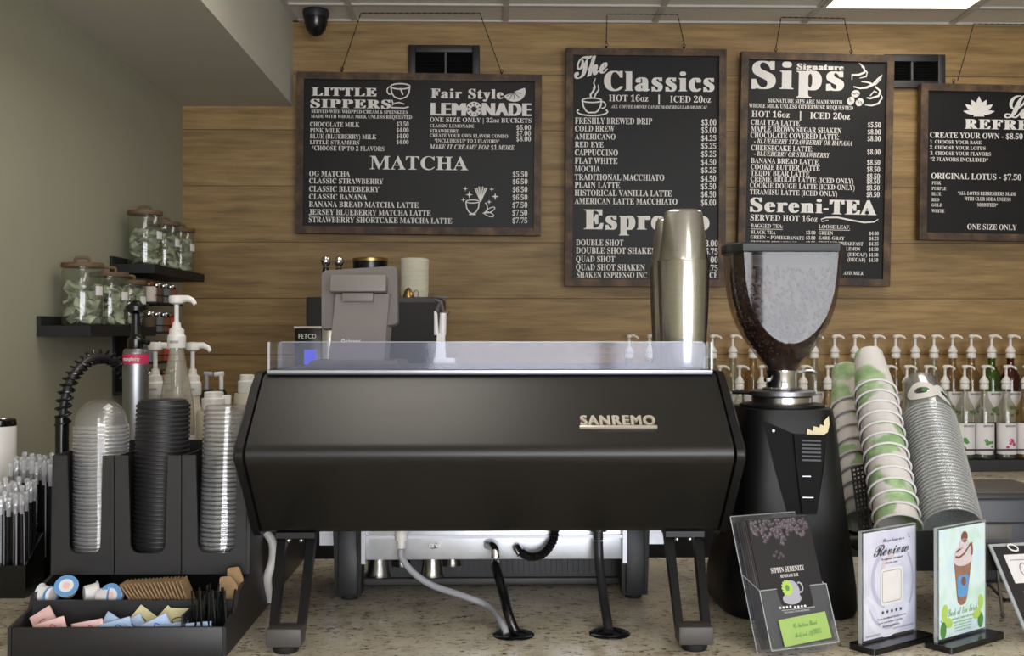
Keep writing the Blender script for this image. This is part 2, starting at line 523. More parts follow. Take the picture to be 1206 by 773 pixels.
# ================================================================== THE SETTING
XL, XR, YB, YF, ZC = -1.25, 3.2, 4.5, -3.2, 2.71
struct(MB().box(XL - .1, XR + .1, YF - .1, YB + .1, -.08, 0).build('floor', M['floor']))
struct(MB().box(XL - .1, XR + .1, YB, YB + .1, 0, ZC + .1).build('wall_back', M['planks'], smooth=0))
struct(MB().box(XL - .1, XL, YF, YB, 0, ZC + .1).build('wall_left', M['wall'], smooth=0))
struct(MB().box(XR, XR + .1, YF, YB, 0, ZC + .1).build('wall_right', M['wall'], smooth=0))
w = MB()
w.box(XL - .1, XR + .1, YF - .1, YF, 0, .29); w.box(XL - .1, XR + .1, YF - .1, YF, 2.45, ZC + .1)
w.box(XL - .1, -.45, YF - .1, YF, .29, 2.45); w.box(3.15, XR + .1, YF - .1, YF, .29, 2.45)
struct(w.build('wall_front', M['wall'], smooth=0))
w = MB()
for x in (-.45, .73, 1.965, 3.09): w.box(x, x + .06, YF - .08, YF - .02, .29, 2.45)
w.box(-.45, 3.15, YF - .08, YF - .02, .29, .35); w.box(-.45, 3.15, YF - .08, YF - .02, 2.39, 2.45)
struct(w.build('window_1', M['black_matte'], smooth=0))
struct(MB().box(XL, -.803, YF, YB, 2.364, ZC + .05).build('wall_soffit', M['soffit'], smooth=0))
# suspended ceiling: tiles and their grid
xs = [-.55 + .61 * k for k in range(7)]
ys = [4.275 - 1.22 * k for k in range(7)]
c = MB()
c.box(-.803, XR, YF, YB, ZC + .006, ZC + .06)
struct(c.build('ceiling', M['tile'], smooth=0))
g = MB()
for x in xs: g.box(x - .012, x + .012, YF, YB, ZC - .001, ZC + .006)
for y in ys:
    g.box(-.803, XR, y - .012, y + .012, ZC - .0015, ZC + .006)
g.box(-.803, -.78, YF, YB, ZC - .002, ZC + .006); g.box(-.803, XR, YB - .018, YB, ZC - .002, ZC + .006)
struct(g.build('trim_1', M['tbar'], smooth=0))

# ceiling light panels
def light_panel():
    t = thing('ceiling_light', 'bright white flat light panel in the ceiling above the right hand menu boards', 'ceiling light', (1.572, 3.67, ZC - .004), group='flat ceiling light panels')
    f = MB(); f.box(-.292, -.275, -.59, .59, -.006, .004); f.box(.275, .292, -.59, .59, -.006, .004)
    f.box(-.275, .275, -.59, -.573, -.006, .004); f.box(-.275, .275, .573, .59, -.006, .004)
    f.build('frame', M['tbar'], t, smooth=0)
    MB().box(-.275, .275, -.573, .573, -.003, .004).build('diffuser', mat('lit_diffuser', (255, 248, 236), .5, emit=PANEL_EMIT), t, smooth=0)
    return t
lp = light_panel()
for x, y in ((-.245, 2.445), (.975, .005), (1.585, -2.0), (-.245, -1.21)):  # unseen panels added for light; the first glows on the machine's upper face
    dup(lp, (x, y, ZC - .004), label='unseen flat light panel added to the ceiling to light the bar', group='unseen ceiling panels added for light')

# ================================================================== COUNTERS
CT = 0.90
ct = thing('front_counter', 'speckled beige granite topped counter carrying the espresso machine', 'counter')
MB().box(-1.228, 1.9, 1.50, 2.66, CT - .04, CT, .006, 2).build('counter_top', M['granite'], ct, smooth=30)
MB().box(-1.228, 1.86, 1.56, 2.62, .08, CT - .0405).build('cabinet_body', M['black_plastic'], ct, smooth=0)
MB().box(-1.228, 1.84, 1.62, 2.6, 0, .08).build('plinth', M['black_matte'], ct, smooth=0)
ct = thing('back_counter', 'pale granite topped counter along the plank wall under the syrup bottles', 'counter')
MB().box(-1.228, 3.0, 3.78, 4.478, CT - .04, CT, .006, 2).build('counter_top', M['granite'], ct, smooth=30)
MB().box(-1.228, 2.98, 3.84, 4.478, .08, CT - .0405).build('cabinet_body', M['black_plastic'], ct, smooth=0)
MB().box(-1.228, 2.98, 3.9, 4.478, 0, .08).build('plinth', M['black_matte'], ct, smooth=0)

# ================================================================== MENU BOARDS
YP = 4.446
SC = F / YP
def P2(px, py):            # photo pixel -> metres on the board plane, about pixel (578, 393)
    return (px - 578) / SC, (393 - py) / SC
class Board:
    def __init__(s, label, x0, y0, x1, y1, roll, fw=11.5):
        s.cx, s.cy = (x0 + x1) / 2, (y0 + y1) / 2
        s.tan = math.tan(roll)
        X, Z = P2(s.cx, s.cy)
        s.t = thing('menu_board', label, 'menu board', (X, YP, EYE + Z), (0, roll, 0), group='framed menu boards hanging on the plank wall')
        w, h, f = (x1 - x0) / 2 / SC, (y1 - y0) / 2 / SC, fw / SC
        fr = MB()
        for q in ([(-w, -h), (w, -h), (w - f, -h + f), (-w + f, -h + f)], [(w, -h), (w, h), (w - f, h - f), (w - f, -h + f)],
                  [(w, h), (-w, h), (-w + f, h - f), (w - f, h - f)], [(-w, h), (-w, -h), (-w + f, -h + f), (-w + f, h - f)]):
            fr.prism(q, -.014, .024, 'y')
        fr.build('frame', M['frame_wood'], s.t, smooth=0)
        MB().box(-w + f - .002, w - f + .002, 0, .018, -h + f - .002, h - f + .002).build('panel', M['chalk'], s.t, smooth=0)
        s.w, s.h = w, h
        s.mb = MB(); s.mb.T = Matrix.Translation((0, -.0012, 0)) @ Matrix.Rotation(R(90), 4, 'X')
        s.hd = MB(); s.hd.T = s.mb.T.copy(); s.pc = MB(); s.pc.T = s.mb.T.copy()
        s.dr = MB(); s.dr.T = s.mb.T.copy()
    def p(s, px, py):
        return (px - s.cx) / SC, -(py - s.cy - s.tan * (px - s.cx)) / SC
    def text(s, t, st, x0, yt, x1, yb, fat=0, slant=0, res=2):
        # the measured top and base are averages over the line
        xm = (x0 + x1) / 2
        a = s.p(x0, yb + s.tan * (x0 - xm)); b = s.p(x1, yb + s.tan * (x1 - xm))
        put_text(s.hd if fat or t == 'MATCHA' else s.pc if t[0] == '$' else s.mb, t, st, a[0], b[0], (a[1] + b[1]) / 2, (yb - yt) / SC, fat / SC, 0, slant, res)
    def line(s, pts, w, close=False):
        s.k += 1; T0 = s.dr.T; s.dr.T = T0 @ Matrix.Translation((0, 0, .00012 * s.k))
        ribbon(s.dr, [s.p(*q) for q in pts], [x / SC for x in w] if isinstance(w, (list, tuple)) else w / SC, 0, close); s.dr.T = T0
    def blob(s, x, y, rx, ry, rot=0, z=0.0, **k):
        s.k += 1; X, Z = s.p(x, y); blob(s.dr, X, Z, rx / SC, ry / SC, z + .00012 * s.k, rot, **k)
    def area(s, pts):
        s.k += 1; s.dr.poly([(*s.p(*q), .00012 * s.k) for q in pts])
    k = 0
    def flush(s):
        """close the current block of lettering and drawing as parts of their own"""
        for attr, nm, m in (('mb', 'item_lettering', 'ink_white'), ('hd', 'heading_lettering', 'ink_white'), ('pc', 'price_lettering', 'ink_white'), ('dr', 'drawing', 'ink_white')):
            mb = getattr(s, attr)
            if len(mb.bm.verts):
                T0 = mb.T.copy(); mb.build(nm, M[m], s.t, smooth=0)
                n_ = MB(); n_.T = T0; setattr(s, attr, n_)
        s.k = 0
    def dark(s, fn):
        """lines in board colour over a white drawing"""
        sv, kk = s.dr, s.k; s.dr = MB(); s.dr.T = sv.T.copy(); s.k = 30; fn(); s.dr.build('drawing_gap', M['chalk'], s.t, smooth=0); s.dr, s.k = sv, kk
    def done(s, hooks, chain):
        s.flush()
        # chain from two eye screws on the frame, over two ceiling hooks
        for hx in hooks:
            X = (hx - s.cx) / SC
            e = MB(); e.lathe([(.004, 0), (.004, .012)], 8, (X, .004, s.h)); e.tube([(X + .006 * math.cos(a), .004, s.h + .016 + .006 * math.sin(a)) for a in [R(20 * k) for k in range(19)]], .0014, 6, False)
            e.build('eye_screw', M['black_matte'], s.t)
        inv = WM[s.t.name].inverted()
        path = [inv @ at(*q) for q in chain]
        pts = []
        for a, b in zip(path, path[1:]):
            n = max(2, int((b - a).length / .012))
            pts += [a.lerp(b, k / n) for k in range(n)]
        pts.append(path[-1])
        cm = MB(); cm.tube(pts, [.0024 if k % 2 else .0012 for k in range(len(pts))], 6)
        cm.build('hanging_chain', M['black_matte'], s.t)

B1 = Board('wide dark framed menu board headed LITTLE SIPPERS, LEMONADE and MATCHA', 350, 87, 637.5, 276.5, R(.45), 8.5)
T = B1.text
T('LITTLE', 'b', 367, 103.9, 443.4, 113.6, 1.7); T('SIPPERS', 'b', 365.6, 117.8, 460, 127.8, 1.7)
T('SERVED WITH WHIPPED CREAM & SPRINKLES', 'b', 367, 130.3, 479.8, 134); T('MADE WITH WHOLE MILK UNLESS REQUESTED', 'b', 366.4, 136, 485, 139.8)
for t, x1, ya, yb, pr in (('CHOCOLATE MILK', 423.4, 144.5, 149.8, '$3.50'), ('PINK MILK', 400.6, 151.7, 156.7, '$4.00'), ('BLUE (BLUEBERRY) MILK', 443.4, 158.7, 164, '$4.00'), ('LITTLE STEAMERS', 423.4, 165.9, 170.6, '$4.00')):
    T(t, 'b', 365.4, ya, x1, yb); T(pr, 'b', 467, ya - .7, 481.2, yb - .7)
T('*CHOOSE UP TO 2 FLAVORS', 'b', 367.8, 172.6, 452.6, 177.9)
B1.flush()
T('MATCHA', 'b', 435.9, 184.5, 551.3, 200.1, 0, 0, 4)
for t, x1, ya, yb, pr in (('OG MATCHA', 412.8, 202, 208.2, '$5.50'), ('CLASSIC STRAWBERRY', 452, 210.7, 216.8, '$6.50'), ('CLASSIC BLUEBERRY', 447, 220, 226.3, '$6.50'), ('CLASSIC BANANA', 433, 229.3, 235.4, '$6.50'),
                          ('BANANA BREAD MATCHA LATTE', 493.5, 238.2, 244.6, '$7.50'), ('JERSEY BLUEBERRY MATCHA LATTE', 508, 247.4, 254, '$7.50'), ('STRAWBERRY SHORTCAKE MATCHA LATTE', 533, 256.5, 263, '$7.75')):
    T(t, 'b', 365, ya, x1, yb); T(pr, 'b', 604, ya, 621.6, yb)
B1.flush()
T('Fair Style', 'b', 506.8, 104.8, 592.4, 115.9, 1.2, 0, 4)
T('LEM', '', 506.8, 121.4, 548.5, 136.2, 3.4, 0, 4); T('NADE', '', 567, 121.4, 625.8, 136.2, 3.4, 0, 4)
T('ONE SIZE ONLY | 32oz BUCKETS', 'b', 506, 138.7, 625.8, 144)
T('CLASSIC LEMONADE', 'b', 506, 146.5, 558, 150.3); T('STRAWBERRY', 'b', 506, 152.3, 540, 156.2); T('CREATE YOUR OWN FLAVOR COMBO', 'b', 506, 158, 598, 162)
T('*INCLUDES UP TO 3 FLAVORS*', 'b', 511.5, 164, 588, 168); T('MAKE IT CREAMY FOR $1 MORE', 'i', 506, 170.6, 606, 176)
T('$6.00', 'b', 608, 147.3, 625, 152.8); T('$7.00', 'b', 608, 154, 625, 159.5); T('$8.00', 'b', 608, 160.6, 625, 166.2)
# mug drawing
B1.line(arc(471, 102, 11.5, 3.2, 0, 360), 1.6); B1.line([(460, 103), (461, 110), (464, 114.5), (471, 117), (478, 114.5), (481, 110), (482, 103)], 1.6)
B1.line(arc(459, 107, 3.5, 4.5, 60, 300), 1.4); B1.line([(461, 118), (463, 123), (460, 127), (476, 127.5), (481, 126)], 1.6); B1.line([(464, 122), (470, 121), (476, 123)], 1.4); B1.line([(471, 104), (474, 112)], 1.8)
B1.flush()
# lemon slice and round slice in LEMONADE
B1.area([(593, 112.5), (617, 103)] + [(605 + 13.5 * math.cos(R(a)), 107.6 + 12 * math.sin(R(a))) for a in range(-18, 160, 12)])
B1.dark(lambda: [B1.line([(604, 108.5), (604 + 10 * math.cos(R(a_)), 108.5 + 9 * math.sin(R(a_)))], .7) for a_ in (10, 45, 80, 115, 145)])
B1.flush()
for k in range(10):
    a = 2 * math.pi * k / 10
    B1.blob(557.8 + 5.6 * math.cos(a), 128.6 + 5.6 * math.sin(a), 2.7, 1.5, -a)
B1.line(arc(557.8, 128.6, 8.6, 8.2, 0, 360, 24), 1.3)
B1.flush()
# whisk, bowl, leaf and sparkles
B1.line(arc(557, 237.5, 7.8, 1.8, 0, 360, 18), 1.1); B1.line([(549.2, 238), (550, 245), (553, 250), (557, 252), (561, 250), (564, 245), (564.8, 238)], 1.3); B1.line([(553, 252.6), (561, 252.6)], 1.4)
for dx in (-7, -4.6, -2.2, .2, 2.6, 5, 7.2): B1.line([(566.5, 238), (566.5 + dx, 222 - (.6 if abs(dx) > 4 else 2.2))], [.8, 1.3])
B1.line(arc(570.5, 245, 4, 6.5, -70, 110), 1.2)
for r_, cx_, cy_ in ((-.5, 578, 247.5), (.35, 576.5, 252.5)): B1.line(arc(cx_, cy_, 6, 2.3, 0, 360, 14, r_), 1.0)
B1.flush()
for x, y, q in ((548.5, 222.5, 3), (553, 229.5, 4.4), (546, 235.5, 3), (579.5, 223, 3), (583.5, 231.5, 4.4), (576.5, 238, 3)):
    B1.area([(x + q * (1 if k % 2 == 0 else .28) * math.cos(R(45 * k)), y + q * (1 if k % 2 == 0 else .28) * math.sin(R(45 * k))) for k in range(8)])
B1.done((402, 590), [(402, 84, YP), (425, 15.3, 4.36), (565, 15.3, 4.36), (590, 84, YP)])

B2 = Board('tall dark framed menu board headed The Classics, second from the left', 666, 56.5, 855.5, 337.5, R(.3), 8.5)
T = B2.text
# brush script word rising to the right
sv = B2.hd.T.copy(); X0, Z0 = B2.p(676, 93)
B2.hd.T = sv @ Matrix.Translation((X0, Z0, 0)) @ Matrix.Rotation(R(13), 4, 'Z')
put_text(B2.hd, 'The', 's', 0, 41 / SC, 0, 24 / SC, 1.6 / SC, 0, .15, 4)
B2.hd.T = sv
T('Classics', 'b', 711, 83.4, 842, 106.2, 2.5, 0, 5)
B2.flush()
T('HOT 16oz', 'b', 717, 111, 763.5, 118.6); T('|', 'b', 775.6, 110.5, 777.2, 119); T('ICED 20oz', 'b', 789.5, 112, 837.8, 119.6)
T('ALL COFFEE DRINKS CAN BE MADE REGULAR OR DECAF', 'i', 719.7, 123.3, 833.6, 126.8)
items = [('FRESHLY BREWED DRIP', 768.4, 138.2, 145.5, '$3.00'), ('COLD BREW', 723.7, 147.5, 154.5, '$5.00'), ('AMERICANO', 725, 157.2, 163.8, '$4.25'), ('RED EYE', 711, 166.5, 173, '$5.25'),
         ('CAPPUCCINO', 728, 175.8, 182.8, '$5.25'), ('FLAT WHITE', 727.6, 185.5, 192.5, '$4.50'), ('MOCHA', 707, 195.2, 201.8, '$5.25'), ('TRADITIONAL MACCHIATO', 783, 205, 212, '$4.50'),
         ('PLAIN LATTE', 730.7, 214.3, 221.2, '$5.50'), ('HISTORICAL VANILLA LATTE', 792, 223.6, 230.6, '$6.50'), ('AMERICAN LATTE MACCHIATO', 798.6, 233.3, 240.3, '$6.00')]
for t, x1, ya, yb, pr in items:
    T(t, 'b', 677, ya, x1, yb); T(pr, 'b', 826.8, ya + 1.4, 844.4, yb + 1.2)
B2.flush()
T('Espresso', 'b', 688, 246.9, 836.7, 270.2, 2.8, 0, 5)
B2.flush()
for t, x1, ya, yb, pr in (('DOUBLE SHOT', 735, 282.2, 289.2, '$3.00'), ('DOUBLE SHOT SHAKEN', 774, 291.5, 298.7, '$5.75'), ('QUAD SHOT', 725, 301.6, 308.4, '$4.00'), ('QUAD SHOT SHAKEN', 760.6, 311.3, 318.3, '$6.75')):
    T(t, 'b', 679, ya, x1, yb); T(pr, 'b', 827.5, ya + .8, 847, yb + .8)
T('SHAKEN ESPRESSO INC', 'b', 680, 320.4, 763, 327.4); T('ICE', 'b', 834, 320.4, 847, 327.4)
# steaming cup
B2.line(arc(697, 117.5, 11.5, 2.6, 0, 360, 24), 1.6); B2.line([(685.5, 118), (687, 125), (690, 130), (693, 132), (701, 132), (704, 130), (707, 125), (708.5, 118)], 1.8)
B2.line(arc(709.5, 123, 3.6, 3.8, -90, 110), 1.5); B2.line(arc(697.5, 131, 18, 4.6, -28, 208, 24), 1.7)
B2.line([(696, 115), (695.2, 111), (699, 106), (700.5, 102), (699, 97), (701, 91.5)], [2.4, 2.2, 2.2, 2, 1.6, .8]); B2.line([(699.5, 115), (701.5, 110), (705, 105), (704, 99)], [2, 1.8, 1.6, .6]); B2.line([(696.5, 109), (698.6, 105), (698, 102)], [1.4, 1.2, .5])
B2.done((714, 806), [(714, 52, YP), (715, 16.5, 4.36), (798, 17, 4.36), (806, 52, YP)])

B3 = Board('tall dark framed menu board headed Signature Sips and Sereni-TEA', 871.5, 61.5, 1053, 335.5, R(1.2), 8.5)
T = B3.text
T('Sips', 'b', 884.5, 71.5, 994.6, 103.5, 3.6, 0, 6)
B3.flush()
T('Signature', 'b', 938, 73.6, 994, 80.3, 1.4)
T('SIGNATURE SIPS ARE MADE WITH', 'b', 905, 115.6, 993, 120); T('WHOLE MILK UNLESS OTHERWISE REQUESTED', 'b', 882, 121.8, 1006, 126.4)
B3.flush()
T('HOT 16oz', 'b', 885.4, 129.6, 930.4, 136.7); T('|', 'b', 942.8, 129.5, 944.2, 137.6); T('ICED 20oz', 'b', 955, 131.2, 1002.4, 138.5)
for t, st, x0, x1, ya, yb in (('CHAI TEA LATTE', 'b', 884.5, 943, 140, 146.2), ('MAPLE BROWN SUGAR SHAKEN', 'b', 885, 992.7, 148.3, 154.6), ('CHOCOLATE COVERED LATTE:', 'b', 884.5, 990, 155.6, 162),
                              ('- BLUEBERRY STRAWBERRY OR BANANA', 'i', 889, 1006, 163.4, 169), ('CHEESECAKE LATTE:', 'b', 885.6, 959, 170.4, 176.6), ('- BLUEBERRY OR STRAWBERRY', 'i', 889, 979.4, 178, 183.5),
                              ('BANANA BREAD LATTE', 'b', 885.6, 966, 185.8, 191.8), ('COOKIE BUTTER LATTE', 'b', 885.6, 967.8, 193.2, 199.3), ('TEDDY BEAR LATTE', 'b', 885.6, 955.7, 200.4, 206.4),
                              ('CREME BRULEE LATTE (ICED ONLY)', 'b', 885.6, 1008, 208, 214), ('COOKIE DOUGH LATTE (ICED ONLY)', 'b', 885, 1009.7, 215.6, 221.6), ('TIRAMISU LATTE (ICED ONLY)', 'b', 885, 989, 223.2, 229.2)):
    T(t, st, x0, ya, x1, yb)
for (x, y, k) in ((898.4, 207, -1), (920, 207.3, 0), (930, 207.4, 1)):
    if k: B3.line([(x - 1.2 * k, y), (x + 1.2 * k, y - 1.4)] if k > 0 else [(x - 1.2, y - 1.4), (x + 1.2, y)], .8)
    else: B3.line([(x - 1.4, y), (x, y - 1.4), (x + 1.4, y)], .7)
for pr, y in (('$5.50', 142.5), ('$8.00', 150.8), ('$8.00', 158.8), ('$8.00', 174.6), ('$8.50', 187), ('$8.50', 195.2), ('$8.50', 203.5), ('$8.50', 209.5), ('$8.50', 217.3), ('$8.50', 225.2)):
    T(pr, 'b', 1024, y, 1039.5, y + 5.9)
B3.flush()
T('Sereni', 'b', 885.6, 233, 972, 249.5, 2.0, 0, 5); T('-', 'b', 973, 235, 979, 250.5); T('TEA', 'b', 980, 235, 1036.5, 252, 2.6, 0, 5)
B3.flush()
T('SERVED HOT 16oz', 'b', 886.3, 252.9, 966, 259.9)
B3.line([(979, 258.6), (971.5, 260.4), (970.5, 257.6), (976, 255.6), (990, 255.4), (1006, 258.6), (1022, 261.4), (1034, 260.6), (1038.5, 257.4)], [.8, 1, 1.3, 1.6, 2, 2, 1.8, 1.5, .8])
B3.flush()
T('BAGGED TEA:', 'b', 887, 263.4, 925, 267.9); T('LOOSE LEAF:', 'b', 967.8, 264.4, 1005, 268.8)
B3.line([(887, 269.2), (925, 269.8)], .6); B3.line([(967.8, 270), (1005, 270.6)], .6)
for t, x0, x1, y, pr, xa in (('BLACK TEA', 887, 916.6, 271, '$3.00', 953), ('GREEN + POMEGRANATE', 887, 950.8, 277.3, '$3.00', 953), ('ENGLISH BREAKFAST', 887, 942, 283.6, '$3.00', 953), ('GREEN', 967.8, 985, 271.8, '$4.00', 1028.3),
                             ('EARL GRAY', 967.8, 998.8, 277.9, '$4.25', 1028.3), ('ENGLISH BREAKFAST', 967.8, 1021, 284.2, '$4.25', 1028.3), ('LEMON', 1001, 1017.8, 290.6, '$4.50', 1028.3), ('(DECAF)', 1003, 1026, 297.3, '$4.50', 1028.3), ('(DECAF)', 1003, 1024, 303.4, '$4.50', 1028.3)):
    T(t, 'b', x0, y, x1, y + 4.1); T(pr, 'b', xa, y + .4, xa + 11, y + 4.5)
B3.flush()
T('AND MILK', 'i', 998, 319.4, 1022.5, 323.4)
# coffee cup tipped, steam and three beans
B3.line([(1012, 72), (1018, 77), (1019, 83), (1012, 86), (1004, 86), (1004, 92)], [1, 2, 2.6, 2.6, 2.2, 1]); B3.line([(1015, 76), (1022, 83), (1021, 88), (1013, 90)], [.8, 1.6, 1.6, .8])
B3.line([(1006, 100), (1014, 102), (1022, 101), (1030, 97), (1034, 92), (1040, 86), (1038, 91), (1032, 98)], [1.4, 2, 2.8, 3, 2.4, 2, 1.4, 1]); B3.line([(1015, 94), (1024, 95), (1030, 98)], [1, 2, 2.4])
B3.line([(1032, 100), (1038, 105), (1036, 111), (1026, 114), (1022, 113)], [2, 2.6, 2.4, 2, 1.4]); B3.line([(1026, 111), (1031, 105), (1034, 107)], 1.4)
B3.line([(1038, 108), (1040.5, 113), (1036, 120), (1028, 122.5), (1020, 121.8)], [.8, 1.8, 2.4, 1.8, .8])
for x, y, r_ in ((1008.5, 108.5, .3), (1003, 117, 1.2), (1013.5, 118.5, .8)): B3.blob(x, y, 5.2, 4.3, r_)
B3.dark(lambda: [B3.line([(x - 4.6 * math.cos(r_), y - 4.6 * math.sin(r_)), (x - 1, y + 1), (x + 1, y - 1), (x + 4.6 * math.cos(r_), y + 4.6 * math.sin(r_))], .8) for x, y, r_ in ((1008.5, 108.5, .3), (1003, 117, 1.2), (1013.5, 118.5, .8))])
B3.done((913, 1003), [(913.5, 58, YP), (920, 20.3, 4.375), (994, 21.5, 4.375), (1003, 60.5, YP)])

B4 = Board('dark framed menu board with a white lotus flower, rightmost, cut by the photo edge', 1086.5, 98.5, 1373, 284, R(.9), 8.5)
T = B4.text
for a, l, wd in ((0, 21, 8), (-28, 19, 8), (28, 19, 8), (-55, 20, 7), (55, 20, 7), (-80, 19, 5.5), (80, 19, 5.5)):
    t = R(a); dx, dy = math.sin(t), -math.cos(t)
    B4.line([(1157, 132), (1157 + dx * l * .45, 132 + dy * l * .45), (1157 + dx * l * .75, 132 + dy * l * .75), (1157 + dx * l, 132 + dy * l)], [wd * .3, wd, wd * .7, .3])
B4.area([(1150, 135), (1164, 135), (1161, 132), (1153, 132)])
B4.flush()
T('Lotus', 's', 1187, 110, 1263, 137, 1.4, .1, 5)
T('REFRESHERS', 'b', 1140, 139.2, 1296, 150.7, 1.6, 0, 4)
B4.flush()
T('CREATE YOUR OWN - $8.50', 'b', 1098.8, 154.5, 1210, 161)
for t, x0, x1, y, h_ in (('1. CHOOSE YOUR BASE', 1099, 1160.5, 163.5, 4), ('2. CHOOSE YOUR LOTUS', 1099, 1165.6, 170.2, 4.1), ('3. CHOOSE YOUR FLAVORS', 1099.5, 1172, 177, 4.3), ('*2 FLAVORS INCLUDED*', 1099.5, 1169, 183.9, 4.5)):
    T(t, 'b', x0, y, x1, y + h_)
B4.flush()
T('ORIGINAL LOTUS - $7.50', 'b', 1101, 203, 1209, 209.8)
for t, x1, y in (('PINK', 1113, 212.2), ('PURPLE', 1119, 218.8), ('BLUE', 1113, 225.3), ('RED', 1111, 232.2), ('GOLD', 1114.6, 238.4), ('WHITE', 1117.4, 245.5)):
    T(t, 'b', 1102, y, x1, y + 3.8)
B4.flush()
T('*ALL LOTUS REFRESHERS MADE', 'b', 1133, 224.6, 1203, 228.7); T('WITH CLUB SODA UNLESS', 'b', 1141, 231, 1196.5, 235.2); T('MODIFIED*', 'b', 1156.6, 238, 1181, 242.2)
B4.flush()
T('ONE SIZE ONLY', 'b', 1145, 263.2, 1204, 269.6)
B4.done((1127, 1330), [(1127.5, 96, YP), (1147, 28, 4.38), (1310, 30, 4.38), (1330, 98, YP)])

# ================================================================== WALL VENTS, CAMERA
def vent(label, px0, py0, px1, py1, pm):
    a, b = at(px0, py1, 4.49), at(px1, py0, 4.49)
    W, H = b.x - a.x, b.z - a.z
    t = thing('wall_vent', label, 'wall vent', (a.x, 4.498, a.z), group='black wall vents near the ceiling')
    f = MB(); e = .03
    f.box(0, e, -.022, 0, 0, H, .003); f.box(W - e, W, -.022, 0, 0, H, .003); f.box(e, W - e, -.022, 0, 0, e, .003); f.box(e, W - e, -.022, 0, H - e, H, .003)
    f.build('frame', M['black_plastic'], t)
    MB().box(e - .002, W - e + .002, -.006, -.001, e - .002, H - e + .002).build('back_panel', M['vent_in'], t, smooth=0)
    l = MB()
    for k in range(7):
        z = e + (H - 2 * e) * (k + .5) / 7
        l.T = Matrix.Translation((0, -.011, z)) @ Matrix.Rotation(R(35), 4, 'X')
        l.box(e, W - e, -.003, .003, -.0008, .0008)
    l.T = Matrix()
    l.build('louvers', M['vent_in'], t, smooth=0)
    xm = (pm - px0) / (px1 - px0) * W
    MB().box(xm - .004, xm + .004, -.02, -.004, e, H - e).build('mullion', M['pos_dark'], t, smooth=0)
vent('black louvred wall vent partly behind the wide LITTLE SIPPERS board', 481, 54, 565, 103, 525)
vent('black louvred wall vent to the right of the Signature Sips board', 1040, 65, 1112, 104, 1073)
sc_ = thing('security_camera', 'black dome security camera hanging from the ceiling in the left corner', 'security camera', (at(372, 13, 4.34).x, 4.34, ZC - .001))
MB().lathe([(.05, 0), (.052, -.012), (.049, -.03)], 28).build('base', M['black_plastic'], sc_)
MB().lathe([(.047, -.03), (.045, -.05), (.038, -.075), (.026, -.092), (.012, -.1), (.001, -.102)], 28).build('dome', M['black_gloss'], sc_)
# ================================================================== ESPRESSO MACHINE (seen from its back)
mc = thing('espresso_machine', 'long matt black espresso machine seen from behind, standing on the granite counter', 'espresso machine', (0, 2.18, CT))
prof = [(2.012, 1.366), (1.846, 1.238), (1.998, 1.080), (2.47, 1.080), (2.53, 1.22), (2.49, 1.366)]
MB().prism(round_poly(prof, [.012, .028, .02, .01, .02, .012], 6), -.411, .411, 'x').build('body', M['machine'], mc, True, 25)
big = [(2.010, 1.371), (1.837, 1.238), (1.993, 1.074), (2.475, 1.074), (2.538, 1.22), (2.494, 1.371)]
for sgn in (-1, 1):
    m = MB(); r0 = round_poly(big, .022, 6)
    inn = round_poly([(2.022, 1.356), (1.862, 1.236), (2.004, 1.088), (2.465, 1.088), (2.52, 1.22), (2.484, 1.356)], .022, 6)
    m.rings([[(sgn * .4135, y, z) for y, z in r0], [(sgn * .426, y, z) for y, z in r0], [(sgn * .434, y, z) for y, z in inn]])
    m.build('side_panel', M['machine_side'], mc, True, 30)
t = MB(); t.box(-.405, .405, 2.0125, 2.485, 1.3655, 1.3705)
for k in range(22): t.box(-.39, .39, 2.05 + k * .019, 2.058 + k * .019, 1.3705, 1.3735)
t.build('cup_tray', M['tray'], mc, True, 0)
MB().box(-.405, .405, 2.006, 2.0122, 1.3685, 1.3735, .001).build('guard_glint_strip', M['steel_dull'], mc, True)  # bright strip added to stand for the glint along the guard's base edge
# clear splash guard along the front edge with two short end panes
gd = MB(); h0, h1 = 1.3738, 1.4245
gp = round_poly([(-.391, h0), (-.391, h1), (.397, h1), (.397, h0)], [0, .009, .009, 0], 5)
gd.prism(gp, 2.030, 2.034, 'y')
gobj = gd.build('splash_guard', M['guard'], mc, True, 30)
for x in (-.406, .404):
    MB().box(x, x + .003, 2.02, 2.14 if x < 0 else 2.06, h0, h1).build('guard_end', M['acrylic'], mc, True, 0)
e = MB(); e.box(-.3845, .3905, 2.0296, 2.0344, h1 - .0006, h1 + .0006); e.box(-.4065, -.4025, 2.019, 2.0225, h0, h1); e.box(.4035, .4075, 2.019, 2.0225, h0, h1)
e.build('guard_edge', M['edge'], gobj, smooth=0); bpy.data.objects['guard_edge'].matrix_parent_inverse = Matrix.Translation((0, -2.18, -CT))
# raised chrome name on the upper sloping face
A, B_ = Vector((0, 2.012, 1.366)), Vector((0, 1.846, 1.238))
up = (A - B_).normalized(); nrm = Vector((0, up.z * -1, up.y)); nrm = Vector((0, -up.z, up.y))
c0 = A.lerp(B_, .70)
F3 = Matrix(((1, 0, 0, .1525), (0, up.y, nrm.y, c0.y), (0, up.z, nrm.z, c0.z), (0, 0, 0, 1)))
lg = MB(); lg.T = F3
L = .134; tops = []
put_text(lg, 'SANREMO', '', .002, L - .002, .0055, .0235, .0024, .0042, 0, 5)
pre = list(lg.bm.verts)
ext = bmesh.ops.extrude_face_region(lg.bm, geom=list(lg.bm.faces))
bmesh.ops.translate(lg.bm, verts=[v for v in ext['geom'] if isinstance(v, bmesh.types.BMVert)], vec=(nrm * -.0042))
lg.box(0, L, -.0015, .0038, 0, .0048, .0006)
lg.build('name_badge', M['badge'], mc, True, 30)

